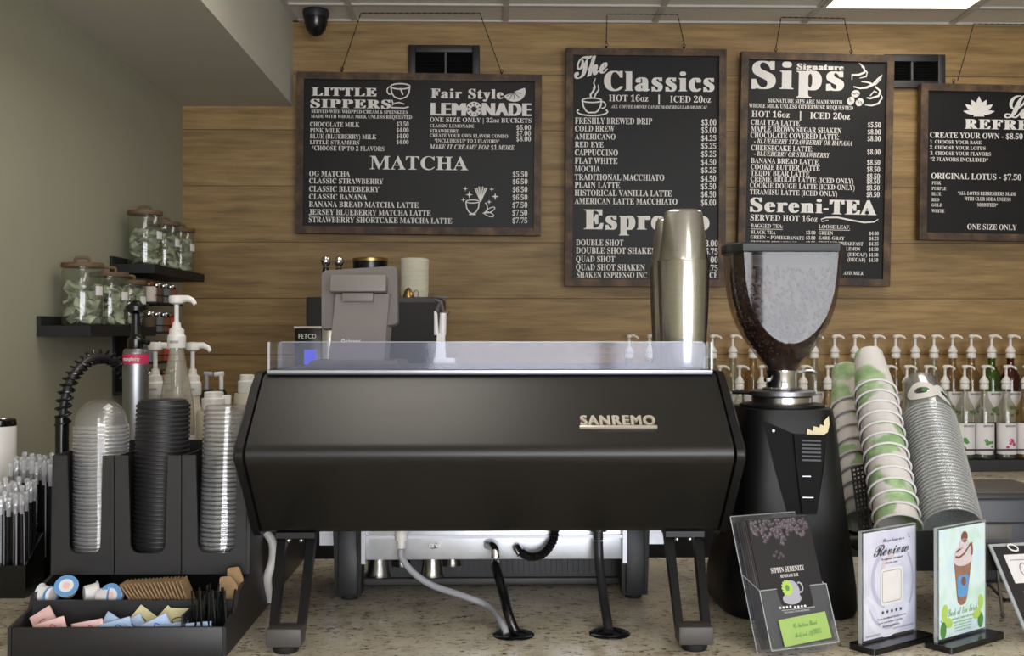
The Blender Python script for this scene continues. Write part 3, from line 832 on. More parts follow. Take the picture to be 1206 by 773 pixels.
# front legs: open frames of two straps with a foot block
def front_leg(s):
    def px(x): return s * x
    lg_ = MB()
    xo0, xo1 = (.388, .372), (.377, .364)      # outer strap at top / bottom
    xi0, xi1 = (.334, .318), (.331, .319)
    top, bot = (2.02, 1.082), (1.872, .914)
    w = .030
    for (ta, tb), (ba, bb) in ((xo0, xo1), (xi0, xi1)):
        a = [(px(ta), top[0], top[1]), (px(tb), top[0], top[1]), (px(tb), top[0] + w, top[1]), (px(ta), top[0] + w, top[1])]
        b = [(px(ba), bot[0], bot[1]), (px(bb), bot[0], bot[1]), (px(bb), bot[0] + w, bot[1]), (px(ba), bot[0] + w, bot[1])]
        lg_.rings([a, b])
    lg_.box(min(px(.388), px(.318)), max(px(.388), px(.318)), 2.0, 2.055, 1.070, 1.0805)
    o = lg_.build('leg', M['machine_side'], mc, True, 30)
    MB().box(min(px(.3775), px(.3185)), max(px(.3775), px(.3185)), 1.863, 1.908, .912, .943, .003).build('foot_block', M['pos_dark'], o, smooth=30).matrix_parent_inverse = Matrix.Translation((0, -2.18, -CT))
    MB().lathe([(.02, 0), (.022, .004), (.022, .012)], 20, (px(.348), 1.885, CT)).build('rubber_foot', M['black_matte'], o).matrix_parent_inverse = Matrix.Translation((0, -2.18, -CT))
def rear_leg(x):
    m = MB()
    m.rings([[(x - .030, 2.225, 1.08), (x + .030, 2.225, 1.08), (x + .030, 2.30, 1.08), (x - .030, 2.30, 1.08)], [(x - .026, 2.235, .91), (x + .026, 2.235, .91), (x + .026, 2.285, .91), (x - .026, 2.285, .91)]])
    o = m.build('leg', M['machine_side'], mc, True, 0)
    MB().box(x - .019, x + .019, 2.2245, 2.234, .915, 1.045, .002).build('leg_cover', M['black_plastic'], o).matrix_parent_inverse = Matrix.Translation((0, -2.18, -CT))
    MB().lathe([(.016, 0), (.018, .004), (.018, .011)], 16, (x, 2.26, CT)).build('rubber_foot', M['black_matte'], o).matrix_parent_inverse = Matrix.Translation((0, -2.18, -CT))
for s in (-1, 1): front_leg(s)
rear_leg(-.288); rear_leg(.292)
# steel underside, boiler box and spouts
u = MB(); u.box(-.248, .262, 2.13, 2.42, 1.004, 1.0795, .003)
u.build('steel_underframe', M['steel_dull'], mc, True)
u = MB(); u.box(-.248, .262, 2.124, 2.131, 1.046, 1.052); u.box(-.248, -.240, 2.12, 2.131, .998, 1.0795); u.box(.254, .262, 2.12, 2.131, .998, 1.0795)
u.build('frame_rail', M['aluminium'], mc, True, 0)
for x0, x1 in ((-.352, -.318), (.322, .358)):
    MB().box(x0, x1, 2.28, 2.30, 1.004, 1.0795).build('side_bracket', M['steel_dull'], mc, True, 0)
for x, y, k in ((-.228, 2.26, 1.15), (-.19, 2.36, .95), (-.120, 2.26, 1.15), (-.083, 2.36, .95)):
    m = MB(); m.lathe([(.012 * k, .0), (.0135 * k, -.006), (.020 * k, -.052), (.0225 * k, -.058), (.0205 * k, -.058), (.013 * k, -.010)], 24, (x, y, 1.0035), True, True)
    m.build('spout', M['steel'], mc, True)
d = MB(); d.box(-.265, .285, 2.385, 2.50, .915, 1.0035)
for k in range(46): d.box(-.262 + k * .0119, -.256 + k * .0119, 2.381, 2.386, .925, .995)
d.build('drip_tray', M['black_plastic'], mc, True, 0)
MB().box(-.275, .295, 2.37, 2.50, .9005, .915, .003).build('tray_base', M['pos_dark'], mc, True)
for x in (-.365, -.342, .338, .362):
    MB().ball((x, 2.0, 1.0665), .0045).build('bolt', M['chrome'], mc, True)
# fittings under the body
f = MB(); f.cyl((-.171, 2.115, 1.079), (-.171, 2.115, 1.045), .012, 16); f.cyl((-.171, 2.115, 1.05), (-.171, 2.115, 1.03), .008, 14)
f.build('drain_fitting', M['white_plastic'], mc, True)
f = MB(); f.tube(smooth_path([(-.006, 2.12, 1.034), (.002, 2.105, 1.036), (.008, 2.095, 1.03), (.009, 2.092, 1.015)]), .0085, 12)
f.build('water_inlet', M['chrome'], mc, True)
f = MB(); f.tube(smooth_path([(.123, 2.11, 1.078), (.119, 2.11, 1.045), (.100, 2.108, 1.020), (.075, 2.108, 1.014), (.058, 2.112, 1.022)], 10), [.0095 if i % 2 else .0078 for i in range(41)], 12)
f.build('corrugated_pipe', M['black_gloss'], mc, True)
f = MB(); f.cyl((.058, 2.113, 1.018), (.049, 2.121, 1.03), .0085, 14)
f.build('pipe_elbow', M['chrome'], mc, True)
f = MB(); f.cyl((.206, 2.11, 1.079), (.206, 2.11, 1.062), .016, 16); f.cyl((.206, 2.11, 1.064), (.206, 2.11, 1.045), .009, 14)
f.build('cable_gland', M['black_plastic'], mc, True)
f = MB(); f.box(-.118, -.098, 2.118, 2.1305, 1.03, 1.037); f.cyl((-.113, 2.1305, 1.029), (-.104, 2.12, 1.033), .005, 10)
f.build('small_lever', M['chrome'], mc, True)

# hoses into the counter grommets
def hose(name, label, pts, r, m, seg=10, cat='hose', rib=0):
    p = smooth_path(pts, seg)
    rs = [r + (rib if i % 2 else 0) for i in range(len(p))]
    return tag(MB().tube(p, rs, 12).build(name, m), label, cat)
G1, G2 = at(605, 748, 1.975), at(718, 746, 1.98)
for g_, lab in ((G1, 'round black cable grommet in the counter below the chrome elbow, with two hoses entering'), (G2, 'round black cable grommet in the counter with a single black cable entering')):
    g = thing('cable_grommet', lab, 'grommet', (g_.x, g_.y, CT), group='cable grommets in the counter')
    MB().lathe([(.037, .0002), (.037, .002), (.034, .004), (.022, .0035), (.021, .0015)], 32).build('rim', M['black_gloss'], g)
    MB().lathe([(.021, .0004), (.021, .0012)], 24).build('plug', M['black_matte'], g)
hose('drain_hose', 'grey flexible drain hose curving from the machine to a counter grommet', [(-.171, 2.112, 1.0270), (-.169, 2.108, 1.012), at(487, 675, 2.10), at(510, 690, 2.09), at(545, 702, 2.07), at(574, 714, 2.05), at(590, 733, 1.985), (G1.x - .013, G1.y - .004, .9045)], .0062, M['hose_grey'])
hose('braided_hose', 'shiny black braided water hose running down from the chrome elbow', [(.0095, 2.089, 1.004), at(584, 668, 2.06), at(593, 700, 2.02), at(599, 725, 1.985), (G1.x + .004, G1.y + .003, .9045)], .0085, M['black_gloss'], 16, rib=.0006)
hose('power_cable', 'black power cable dropping straight from under the machine to its own grommet', [(.206, 2.11, 1.0425), at(706, 665, 2.10), at(711, 705, 2.05), at(715, 730, 2.0), (G2.x - .002, G2.y, .9045)], .0088, M['black_plastic'], cat='cable')
hose('white_hose', 'short curved white hose hanging behind the left leg of the machine', [at(313, 626, 2.16), at(321, 640, 2.16), at(321, 660, 2.16), at(315, 682, 2.16), (at(313, 690, 2.16).x, 2.20, .912)], .0085, M['white_plastic'])

# ================================================================== ON TOP OF THE MACHINE
TOP = 1.374
def shaker(x, y, label):
    t = thing('cocktail_shaker', label, 'shaker', (x, y, TOP), group='steel two piece shakers on the machine')
    MB().lathe([(.037, 0), (.0405, .002), (.043, .02), (.0475, .12), (.0498, .203), (.0506, .205), (.0492, .205), (.0425, .02), (.038, .004)], 48, cap0=True, cap1=True).build('large_tin', M['steel'], t)
    MB().lathe([(.0478, .2052), (.0478, .206), (.046, .212), (.0365, .296), (.034, .300), (.030, .302)], 48).build('small_tin', M['steel'], t)
    return t
shaker(at(805, 437, 2.105).x, 2.105, 'brushed steel two piece shaker, the nearer and right one of the pair')
shaker(at(793.5, 437, 2.27).x, 2.27, 'brushed steel two piece shaker standing behind the nearer shaker, half hidden')

# point of sale screen, its back toward us
ps = thing('payment_terminal', 'warm grey tilted payment terminal on a stand, its back turned to us', 'payment terminal', (at(424, 432, 2.36).x, 2.36, TOP), (0, 0, R(-4)))
b = MB(); b.rings([[(-.098, -.065, 0), (.094, -.065, 0), (.094, .085, 0), (-.098, .085, 0)], [(-.092, -.058, .010), (.088, -.058, .010), (.088, .08, .010), (-.092, .08, .010)]])
b.build('base_plate', M['pos_dark'], ps, smooth=0)
b = MB()
b.rings([[(-.064, -.02, .010), (.055, -.02, .010), (.061, .012, .010), (-.056, .012, .010)], [(-.052, .0, .150), (.062, .0, .150), (.070, .024, .150), (-.046, .024, .150)]])
b.build('stand', M['pos_grey'], ps, smooth=30)
put = MB(); put.T = Matrix.Translation((-.037, -.0165, .047)) @ Matrix.Rotation(R(82), 4, 'X')
put_text(put, 'clover', '', .010, .042, 0, .0075, .0006, 0, 0, 3); ribbon(put, arc(.004, .0035, .003, .003, 0, 360), .0018)
put.build('stand_lettering', M['ink_white'], ps, smooth=0)
sc2 = MB(); sc2.T = Matrix.Translation((-.004, .012, .143)) @ Matrix.Rotation(R(-3.5), 4, 'Y') @ Matrix.Rotation(R(-16), 4, 'X')
rp = round_poly([(-.083, -.066), (.083, -.066), (.083, .068), (-.083, .068)], .012, 5)
sc2.rings([[(x * .985, 0, z * .985) for x, z in rp], [(x, .004, z) for x, z in rp], [(x, .012, z) for x, z in rp]])
so = sc2.build('screen_back', M['pos_screen'], ps)
sc3 = MB(); sc3.T = Matrix.Translation((-.004, .012, .143)) @ Matrix.Rotation(R(-3.5), 4, 'Y') @ Matrix.Rotation(R(-16), 4, 'X')
sc3.prism([(x * .93, z * .93) for x, z in rp], .0122, .0135, 'y'); sc3.build('display', M['black_gloss'], ps)
h = MB(); h.T = Matrix.Translation((-.002, .006, .168)) @ Matrix.Rotation(R(-10), 4, 'X')
h.box(-.060, .060, -.022, .006, -.017, .020, .003); h.build('hinge_block', M['pos_grey'], ps)
h = MB(); h.box(-.036, .030, -.013, .004, .134, .152, .001); h.build('hinge_tab', M['pos_grey'], ps)

# white tap stand with a dark clip
tp = thing('tap_stand', 'small white upright stand with two arms and a dark clip, right of the payment terminal', 'tap', (at(520, 432, 2.40).x, 2.40, TOP))
k = 1 / (F / 2.40)
m = MB(); m.box(-9 * k, 16 * k, -.014, .014, 0, 7 * k, .003); m.rings([[(x, y, z) for x, y in ((-7 * k, -.008), (5 * k, -.008), (5 * k, .008), (-7 * k, .008))] if z < .02 else [(x, y, z) for x, y in ((-5 * k, -.007), (4 * k, -.007), (4 * k, .007), (-5 * k, .007))] for z in (.012, 36 * k)])
m.build('column', M['white_plastic'], tp)
m = MB(); m.tube([(-6 * k, 0, 34 * k), (-7 * k, 0, 62 * k)], [3 * k, 2 * k], 10); m.build('arm', M['white_plastic'], tp)
m = MB(); m.tube([(1 * k, 0, 34 * k), (2 * k, 0, 60 * k)], [4.5 * k, 4 * k], 10); m.build('arm', M['white_plastic'], tp)
m = MB(); m.tube([(-8 * k, 0, 76 * k), (-1 * k, 0, 73 * k), (1.5 * k, 0, 62 * k), (8 * k, 0, 58 * k), (9.5 * k, 0, 62 * k)], [2.0 * k, 2.6 * k, 2.4 * k, 1.2 * k, 1 * k], 8); m.tube([(-7 * k, 0, 60 * k), (-2 * k, 0, 72 * k)], 2 * k, 8)
m.tube([(-8 * k, 0, 79 * k), (7 * k, 0, 77.5 * k)], 1.6 * k, 8); m.build('clip', M['pos_dark'], tp)

# ================================================================== COFFEE GRINDER
GX, GY = .588, 2.22
gr = thing('coffee_grinder', 'tall black coffee grinder with a clear bean hopper, right of the espresso machine', 'coffee grinder', (GX, GY, CT))
secs = [(.0, .128, .155, -.008), (.012, .131, .160, -.008), (.05, .130, .158, -.008), (.12, .120, .145, -.004), (.20, .108, .128, -.001), (.28, .099, .116, 0), (.36, .092, .108, 0), (.392, .086, .1, 0)]
m = MB(); m.rings([superellipse(a, b, z, 4.2, 44, dx) for z, a, b, dx in secs]); m.build('body', M['grinder'], gr, smooth=45)
# front recess panel, ribbed chute, sticker
def yf(z):   # front of the body at local height z
    for (z0, a0, b0, d0), (z1, a1, b1, d1) in zip(secs, secs[1:]):
        if z0 <= z <= z1: return -(b0 + (b1 - b0) * (z - z0) / (z1 - z0))
    return -.1
def fp(px, py, off):    # point of photo pixel on the grinder front
    z = .3
    for _ in range(6):
        p = at(px, py, GY + yf(max(0, min(.39, z))) - off); z = p.z - CT
    return (p.x - GX, p.y - GY, p.z - CT)
def front_patch(poly, t0, t1, name, m_):
    a = [fp(x, y, t0) for x, y in poly]; b = [fp(x, y, t1) for x, y in poly]
    return MB().rings([a, b]).build(name, m_, gr, smooth=0)
front_patch([(900, 496), (935, 511), (938, 530), (946, 606), (928, 606), (911, 545)], -.003, .002, 'recess_panel', M['recess'])
front_patch([(935, 511), (973, 513), (971, 548), (962, 606), (945, 606), (938, 548)], -.003, .009, 'chute', M['recess'])
for k in range(6):
    y = 518 + k * 4.6
    front_patch([(944, y), (967, y + .6), (967, y + 2.8), (944, y + 2.2)], .0085, .013, 'chute_rib', M['black_plastic'])
front_patch([(945, 560.6), (961, 560.8), (961, 562), (945, 561.8)], .0085, .010, 'chute_line', M['aluminium'])
front_patch([(945, 585.6), (958, 585.8), (958, 587), (945, 586.8)], .0085, .010, 'chute_line', M['aluminium'])
st = [(950, 512), (951, 505), (957, 508), (958, 502), (965, 504), (966, 500), (971, 502), (970, 497), (976, 490), (977, 500), (975, 509), (970, 512.5)]
front_patch(st, -.004, .0035, 'sticker', M['sticker'])
front_patch(arc(911, 507.5, 1.8, 1.8, 0, 330, 11), -.002, .004, 'indicator_dot', M['ink_white'])
m = MB(); p = at(857, 648, 2.2); m.box(p.x - GX - .006, p.x - GX + .004, -.012, .008, .115, .155, .002); m.build('side_button', M['chrome'], gr)
m = MB(); m.lathe([(.082, .386), (.084, .39), (.084, .398), (.074, .400)], 40); m.build('shoulder', M['grinder'], gr)
m = MB(); m.lathe([(.060, .400), (.0605, .412), (.058, .414)], 44); m.build('lower_ring', M['steel'], gr)
m = MB(); m.lathe([(.059, .4145), (.066, .416), (.066, .424), (.060, .426)], 44); m.build('dial_ring', M['aluminium'], gr)
m = MB(); m.tube([(-.064, 0, .420), (-.098, .012, .421)], .0035, 8); m.build('dial_lever', M['black_gloss'], gr)
m = MB(); m.lathe([(.036, .4265), (.040, .430), (.030, .432), (.030, .458), (.032, .462), (.032, .466), (.024, .467)], 36); m.build('collar', M['chrome'], gr)
m = MB(); m.tube([(.030, -.004, .463), (.058, -.008, .464), (.068, -.006, .460)], .0032, 8); m.tube([(-.028, -.012, .447), (-.038, -.016, .447)], .0045, 8); m.build('gate_slider', M['chrome'], gr)
# hopper: rounded square funnel turned a little to the left
hz = [(.466, .030), (.478, .036), (.492, .049), (.508, .0615), (.53, .0765), (.555, .0905), (.58, .1005), (.61, .108), (.64, .1125), (.67, .115), (.700, .117)]
FC = .066        # the funnel is cut flat at the front (and back)
RZ = Matrix.Rotation(R(1.0), 4, 'Z')
def hsec(z, a, k=1.0, c=None):
    c = FC if c is None else c
    A, B = a * k, a * k * .95
    # the flat front face ends where the oval meets the cutting plane
    t0 = math.acos(min(1, c / B)) if B > c else 0.0
    t0 = max(t0, .02)
    yc = min(c, B)
    o = []
    for i in range(14):          # across the flat face, left to right
        x = -A * math.sin(t0) + 2 * A * math.sin(t0) * i / 14
        o.append((x, -yc * (1 if B > c else math.cos(math.asin(min(1, abs(x) / A)))), z))
    for i in range(42):          # round the back, right to left
        t = t0 + (2 * math.pi - 2 * t0) * i / 42
        o.append((A * math.sin(t), -B * math.cos(t), z))
    return [tuple(RZ @ Vector(p)) for p in o]
hz = [(p.x, p.y) for p in smooth_path([(z, a, 0) for z, a in hz], 5)]
m = MB(); m.rings([hsec(z, a) for z, a in hz], cap0=False, cap1=False); m.build('hopper', M['hopper'], gr, smooth=14)
m = MB(); m.rings([hsec(.7005, .119, 1, .069), hsec(.703, .121, 1, .070), hsec(.716, .121, 1, .070), hsec(.7195, .117, 1, .066)]); m.build('hopper_lid', M['black_plastic'], gr, smooth=40)
# beans filling the hopper
bn = MB(); K = .955
prof_b = [(.4705, .026)] + [(z, a * K) for z, a in hz[1:-1]] + [(.676, .1155 * K)]
bn.rings([hsec(z, a * .91, 1, FC - .010) for z, a in prof_b])
def ha(z):
    for (z0, a0), (z1, a1) in zip(prof_b, prof_b[1:]):
        if z0 <= z <= z1: return a0 + (a1 - a0) * (z - z0) / (z1 - z0)
    return prof_b[-1][1]
rb = random.Random(3)
tmp = bmesh.new(); bmesh.ops.create_uvsphere(tmp, u_segments=7, v_segments=5, radius=1)
sv = [v.co.copy() for v in tmp.verts]; sf = [[v.index for v in f.verts] for f in tmp.faces]; tmp.free()
for _ in range(1500):
    z = .474 + .196 * rb.random() ** .8
    a = ha(z)
    if a < .04: continue
    ring = hsec(z, a * .972 - .0062, 1, FC - .0065)
    i = rb.randrange(56); p = Vector(ring[i]).lerp(Vector(ring[(i + 1) % 56]), rb.random())
    if p.y > .05: continue
    Tm = Matrix.Translation(p) @ Euler((rb.random() * 6, rb.random() * 6, rb.random() * 6)).to_matrix().to_4x4() @ Matrix.Diagonal((.0052, .0036, .0025, 1))
    vs = [bn.bm.verts.new(Tm @ q) for q in sv]
    for f in sf: bn.bm.faces.new([vs[j] for j in f])
bo = bn.build('coffee_beans', M['bean']); bo.location = (GX, GY, CT)
tag(bo, 'dark roasted coffee beans filling the clear grinder hopper', 'coffee beans', kind='stuff')

# ================================================================== BROCHURE HOLDER
BH = at(909, 772, 1.815)
YAW, LEAN = R(22), R(20)
bl = thing('brochure_holder', 'clear acrylic holder full of black brochures in front of the grinder', 'brochure holder', (BH.x, BH.y, CT + .001), (0, 0, YAW))
TL = Matrix.Translation((0, 0, .0148)) @ Matrix.Rotation(-LEAN, 4, 'X')     # local: x across, z up the leaning back, y into the stack
W_ = .138
def leaned(m): m.T = Matrix.Translation((0, 0, .0)) @ TL; return m
lift = W_ * 0
m = leaned(MB())
fpoly = [(0, 0), (W_, 0), (W_, .098)] + round_poly([(W_ - .034, .098), (W_ - .034, .062), (.040, .062), (.034, .098)], [.004, .01, .01, .004], 4) + [(0, .098)]
m.prism(fpoly, 0, .0025, 'y'); fo = m.build('front_pane', M['acrylic'], bl, smooth=0)
m = leaned(MB()); m.box(0, W_, .040, .0425, 0, .232); m.build('back_pane', M['acrylic'], bl, smooth=0)
for x in (0, W_ - .0025):
    m = leaned(MB()); m.prism([(.0026, 0), (.0399, 0), (.0399, .13), (.0026, .098)], x, x + .0025, 'x'); m.build('side_pane', M['acrylic'], bl, smooth=0)
m = leaned(MB()); m.box(.0026, W_ - .0026, .0026, .0399, 0, .0025); m.build('floor_pane', M['acrylic'], bl, smooth=0)
m = leaned(MB())
for x in (0, W_): m.tube([(x, 0, 0), (x, 0, .098)], .0009, 6)
m.tube([(0, 0, .098), (.034, 0, .098)], .0009, 6); m.tube([(W_ - .034, 0, .098), (W_, 0, .098)], .0009, 6); m.tube([(.036, 0, .062), (W_ - .034, 0, .062)], .0009, 6); m.tube([(0, 0, 0), (W_, 0, 0)], .0009, 6)
m.tube([(0, .0425, .232), (0, .0425, 0)], .0009, 6); m.tube([(0, .0425, .232), (W_, .0425, .232)], .0009, 6); m.tube([(0, 0, .098), (0, .04, .13)], .0009, 6)
m.build('edge_line', M['edge'], bl)
m = MB(); m.prism([(.006, 0), (.036, 0), (.036, .0008), (.006, .0112)], .02, W_ - .02, 'x')
m.build('rear_prop', M['acrylic'], bl, smooth=0)
# brochures
BW, BHT = .128, .214
def brochure():
    o = MB(); o.box(.005, .005 + BW, 0, .0016, 0, BHT)
    return o
base = Matrix.LocRotScale(BH + Vector((0, 0, CT + .001 - BH.z)), Euler((0, 0, YAW)), None)
def place(o, y, z=.004, dx=0, rr=0):
    mt = base @ TL @ Matrix.Translation((dx, y, z)) @ Matrix.Rotation(rr, 4, 'Y')
    o.matrix_world = mt
    o.location, o.rotation_euler = mt.to_translation(), mt.to_euler()
fb = thing('brochure', 'front black brochure printed with coffee beans and a green flower cup', 'brochure', group='black brochures in the clear holder')
place(fb, .0034); WM[fb.name] = Matrix()
brochure().build('sheet', M['brochure'], fb, smooth=0)
rq = random.Random(11)
pb, pl_ = MB(), MB()
for mm in (pb, pl_): mm.T = Matrix.Translation((.012, -.0005, 0)) @ Matrix.Rotation(R(90), 4, 'X')
for i in range(190):
    u = rq.random(); dmax = .046 * (1 - abs(u - .42) * .75) * (.55 + .45 * math.sin(u * 9) ** 2)
    d = rq.random() * dmax; X, Z = -.003 + u * (BW - .010), BHT - .004 - d
    r_ = rq.random() * 3.14
    blob(pb, X, Z, .0036, .0027, .00004 * i / 10, r_, 10); blob(pl_, X - .0007, Z + .0008, .0011, .0007, .00004 * i / 10 + .0002, r_, 6)
for X, Z in ((.040, .156), (.048, .152), (.034, .150), (.043, .146), (.052, .148)): blob(pb, X, Z, .0036, .0026, 0, X * 90, 10)
pb.build('bean_print', M['bean_print'], fb, smooth=0); pl_.build('bean_highlight', M['bean_light'], fb, smooth=0)
tx = MB(); tx.T = Matrix.Translation((.012, -.0005, 0)) @ Matrix.Rotation(R(90), 4, 'X')
put_text(tx, 'SIPPIN SERENITY', 'b', .021, .090, .121, .0085, 0, 0); put_text(tx, 'BEVERAGE BAR', 'b', .038, .075, .112, .005)
for X in (.024, .031, .038, .045, .054, .061, .068, .075): blob(tx, X, .0625 + .0012 * math.sin(X * 900), .0024, .0022, 0, 0, 10)
put_text(tx, 'YOUR DAILY CUP OF HAPPINESS', 'b', .030, .082, .053, .0026)
tx.build('brochure_lettering', M['ink_white'], fb, smooth=0)
cu_ = MB(); cu_.T = tx_T = Matrix.Translation((.012, -.0006, 0)) @ Matrix.Rotation(R(90), 4, 'X')
blob(cu_, .052, .076, .019, .010, 0, 0, 22); blob(cu_, .054, .089, .0165, .0175, .0001, .2, 24); ribbon(cu_, arc(.072, .093, .006, .008, -120, 120, 12), .0028)
cu_.build('cup_print', mat('cup_print_grey', (172, 170, 182), .5), fb, smooth=0)
cu_ = MB(); cu_.T = Matrix.Translation((.012, -.0010, 0)) @ Matrix.Rotation(R(90), 4, 'X')
for k in range(14):
    a = 2 * math.pi * k / 14; blob(cu_, .046 + .007 * math.cos(a), .094 + .009 * math.sin(a), .0048, .0026, .00002 * k, a, 10)
cu_.build('flower_print', M['lime_ink'], fb, smooth=0)
cu_ = MB(); cu_.T = Matrix.Translation((.012, -.0014, 0)) @ Matrix.Rotation(R(90), 4, 'X'); blob(cu_, .046, .094, .0042, .0052); cu_.build('flower_centre', M['green_ink'], fb, smooth=0)
br0 = None
for k in range(14):
    if br0 is None:
        br0 = brochure().build('brochure', M['brochure_edge'], None, smooth=0); o = br0
    else:
        o = dup(br0)
    tag(o, 'black brochure in the stack behind the front one, only its edge showing', 'brochure', 'brochures behind the front one')
    place(o, .0056 + k * .0024, .004 + rq.random() * .002, rq.uniform(-.001, .001))
# green card tucked into the front of the holder
gc = thing('address_card', 'lime green address card tucked into the front of the clear brochure holder', 'card', group=None)
mt = base @ TL @ Matrix.Translation((.026, -.0012, .0035)) @ Matrix.Rotation(R(-3), 4, 'Y')
gc.location, gc.rotation_euler = mt.to_translation(), mt.to_euler()
MB().box(0, .098, -.0008, 0, 0, .044).build('card_sheet', M['green_card'], gc, smooth=0)
tx = MB(); tx.T = Matrix.Translation((0, -.0013, 0)) @ Matrix.Rotation(R(90), 4, 'X')
put_text(tx, '45 Nathan Road', 's', .026, .076, .026, .0075); put_text(tx, 'Medford, NJ 08055', 's', .024, .080, .011, .0075)
tx.build('card_lettering', M['green_ink'], gc, smooth=0)

# ================================================================== TABLE SIGNS
def sign(label, pos, yaw, w, h, print_mat, group):
    t = thing('table_sign', label, 'table sign', (pos.x, pos.y, CT), (0, 0, yaw), group)
    bp_ = round_poly([(-.012, -.036), (w + .010, -.036), (w + .010, .018), (-.012, .018)], .008, 4)
    MB().prism(bp_, .0005, .011).build('base', M['black_gloss'], t, smooth=30)
    MB().box(-.002, w + .002, -.0035, .0035, .0112, h + .016).build('acrylic_pane', M['acrylic'], t, smooth=0)
    MB().box(.001, w - .003, -.0048, -.0038, .016, h + .013).build('print_sheet', print_mat, t, smooth=0)
    m = MB()
    for x in (-.002, w + .002): m.box(x - .0004, x + .0004, -.0034, .0034, .0112, h + .0158)
    m.box(-.002, w + .002, -.0034, .0034, h + .0158, h + .0166)
    m.build('pane_edge', M['edge'], t, smooth=0)
    return t
def flat(t, name, m_, fn, lev=1):
    mb = MB(); mb.T = Matrix.Translation((0, -.0048 - .0003 * lev, .0)) @ Matrix.Rotation(R(90), 4, 'X'); fn(mb); return mb.build(name, m_, t, smooth=0)
SW, SH = .148, .186
s1 = sign('white and lavender Review sign on a black base, the left one of the pair', at(1014, 757.5, 1.872), R(34), SW, SH, M['review_print'], 'acrylic table signs on the counter')
M['swirl'] = mat('swirl_print', (188, 186, 208), .4); M['swirl2'] = mat('pale_swirl_print', (226, 226, 238), .4); M['blush'] = mat('blush_print', (214, 196, 200), .4)
def f(mb):
    ribbon(mb, arc(.072, .105, .066, .075, -150, 40, 30), .005); ribbon(mb, arc(.075, .115, .05, .05, 100, 250, 24), .009)
flat(s1, 'swirl_print', M['swirl'], f)
def f(mb):
    ribbon(mb, arc(.066, .09, .06, .07, -170, -20, 30), .012); ribbon(mb, [(.01, .09), (.03, .075), (.04, .06), (.05, .03)], .006)
flat(s1, 'pale_swirl_print', M['swirl2'], f, 2)
flat(s1, 'blush_print', M['blush'], lambda mb: ribbon(mb, arc(.085, .12, .035, .035, 90, 200, 16), .008), 1.5)
flat(s1, 'code_panel', M['ink_white'], lambda mb: mb.poly([(x, z, 0) for x, z in round_poly([(.046, .069), (.108, .069), (.108, .133), (.046, .133)], .008, 4)]), 3)
def f(mb):
    ribbon(mb, round_poly([(.051, .074), (.103, .074), (.103, .128), (.051, .128)], .006, 4), .0009, 0, True)
flat(s1, 'code_border', M['grey_ink'], f, 4)
def f(mb):
    put_text(mb, 'Please leave us a', 's', .052, .112, .1785, .0062); put_text(mb, 'Review', 's', .026, .124, .156, .019, 0, 0, .25, 4)
    put_text(mb, 'We appreciate your support', 'b', .048, .108, .1475, .0034); put_text(mb, 'thank you', 'b', .060, .092, .1405, .003)
    for k in range(5):
        X = .052 + k * .0125; mb.poly([(X + .0042 * (1 if i % 2 == 0 else .42) * math.sin(math.pi * i / 5), .0575 + .0042 * (1 if i % 2 == 0 else .42) * math.cos(math.pi * i / 5), 0) for i in range(10)])
    put_text(mb, 'Your feedback helps us to', 'b', .036, .116, .0455, .0032); put_text(mb, 'serve you better every day', 'b', .040, .108, .0385, .0032); put_text(mb, 'see you again soon', 'b', .050, .098, .0315, .0032)
flat(s1, 'sign_lettering', M['dark_ink'], f, 4)
def f(mb): put_text(mb, 'SIPPIN SERENITY', 'b', .080, .140, .0245, .0028); put_text(mb, 'BEVERAGE BAR', 'b', .006, .045, .0205, .0028); ribbon(mb, [(.122, .188), (.126, .184), (.124, .181), (.130, .180)], .001)
flat(s1, 'small_lettering', M['grey_ink'], f, 3)

s2 = sign('pale green sign picturing a whipped cream topped drink, right one of the pair', at(1103, 755, 1.878), R(35), .144, .190, M['luck_print'], 'acrylic table signs on the counter')
M['drink_brown'] = mat('drink_brown_print', (150, 112, 92), .4, var=.15, vscale=60); M['cream_print'] = mat('cream_print', (214, 200, 204), .4, var=.1, vscale=60); M['caramel'] = mat('caramel_print', (128, 84, 66), .4)
flat(s2, 'drink_print', M['drink_brown'], lambda mb: mb.poly([(x, z, 0) for x, z in round_poly([(.044, .146), (.056, .066), (.082, .066), (.100, .146)], [.002, .014, .014, .002], 5)]))
def f(mb):
    blob(mb, .072, .146, .029, .012, 0, 0); blob(mb, .066, .158, .022, .011, .0001, .2); blob(mb, .082, .160, .019, .012, .0002, -.3); blob(mb, .074, .172, .015, .010, .0003, .1)
flat(s2, 'whipped_cream_print', M['cream_print'], f, 2)
def f(mb):
    blob(mb, .076, .184, .010, .010, 0, .3); ribbon(mb, [(.048, .152), (.060, .150), (.075, .155), (.094, .170)], .004); ribbon(mb, [(.097, .172), (.100, .158), (.098, .150)], .005)
    ribbon(mb, [(.050, .160), (.058, .163), (.070, .166)], .003)
flat(s2, 'caramel_print', M['caramel'], f, 3)
flat(s2, 'cup_badge_print', M['blue_soft'], lambda mb: mb.poly([(x, z, 0) for x, z in round_poly([(.053, .118), (.056, .080), (.084, .080), (.090, .118)], .008, 4)]), 2.2)
def f(mb): blob(mb, .073, .107, .007, .008, 0, .4)
flat(s2, 'badge_mark', M['caramel'], f, 3)
def f(mb):
    put_text(mb, 'Luck of the Irish', 's', .026, .116, .0515, .0125, 0, 0, 0, 3); put_text(mb, 'cold brew, cream and mint', 'b', .036, .104, .0435, .0040)
    for k in range(4): put_text(mb, ('topped with whipped cream', 'and a drizzle of caramel', 'served iced or blended', 'all month long')[k], 'b', .042 + .002 * k, .100 - .002 * k, .0375 - .005 * k, .0028)
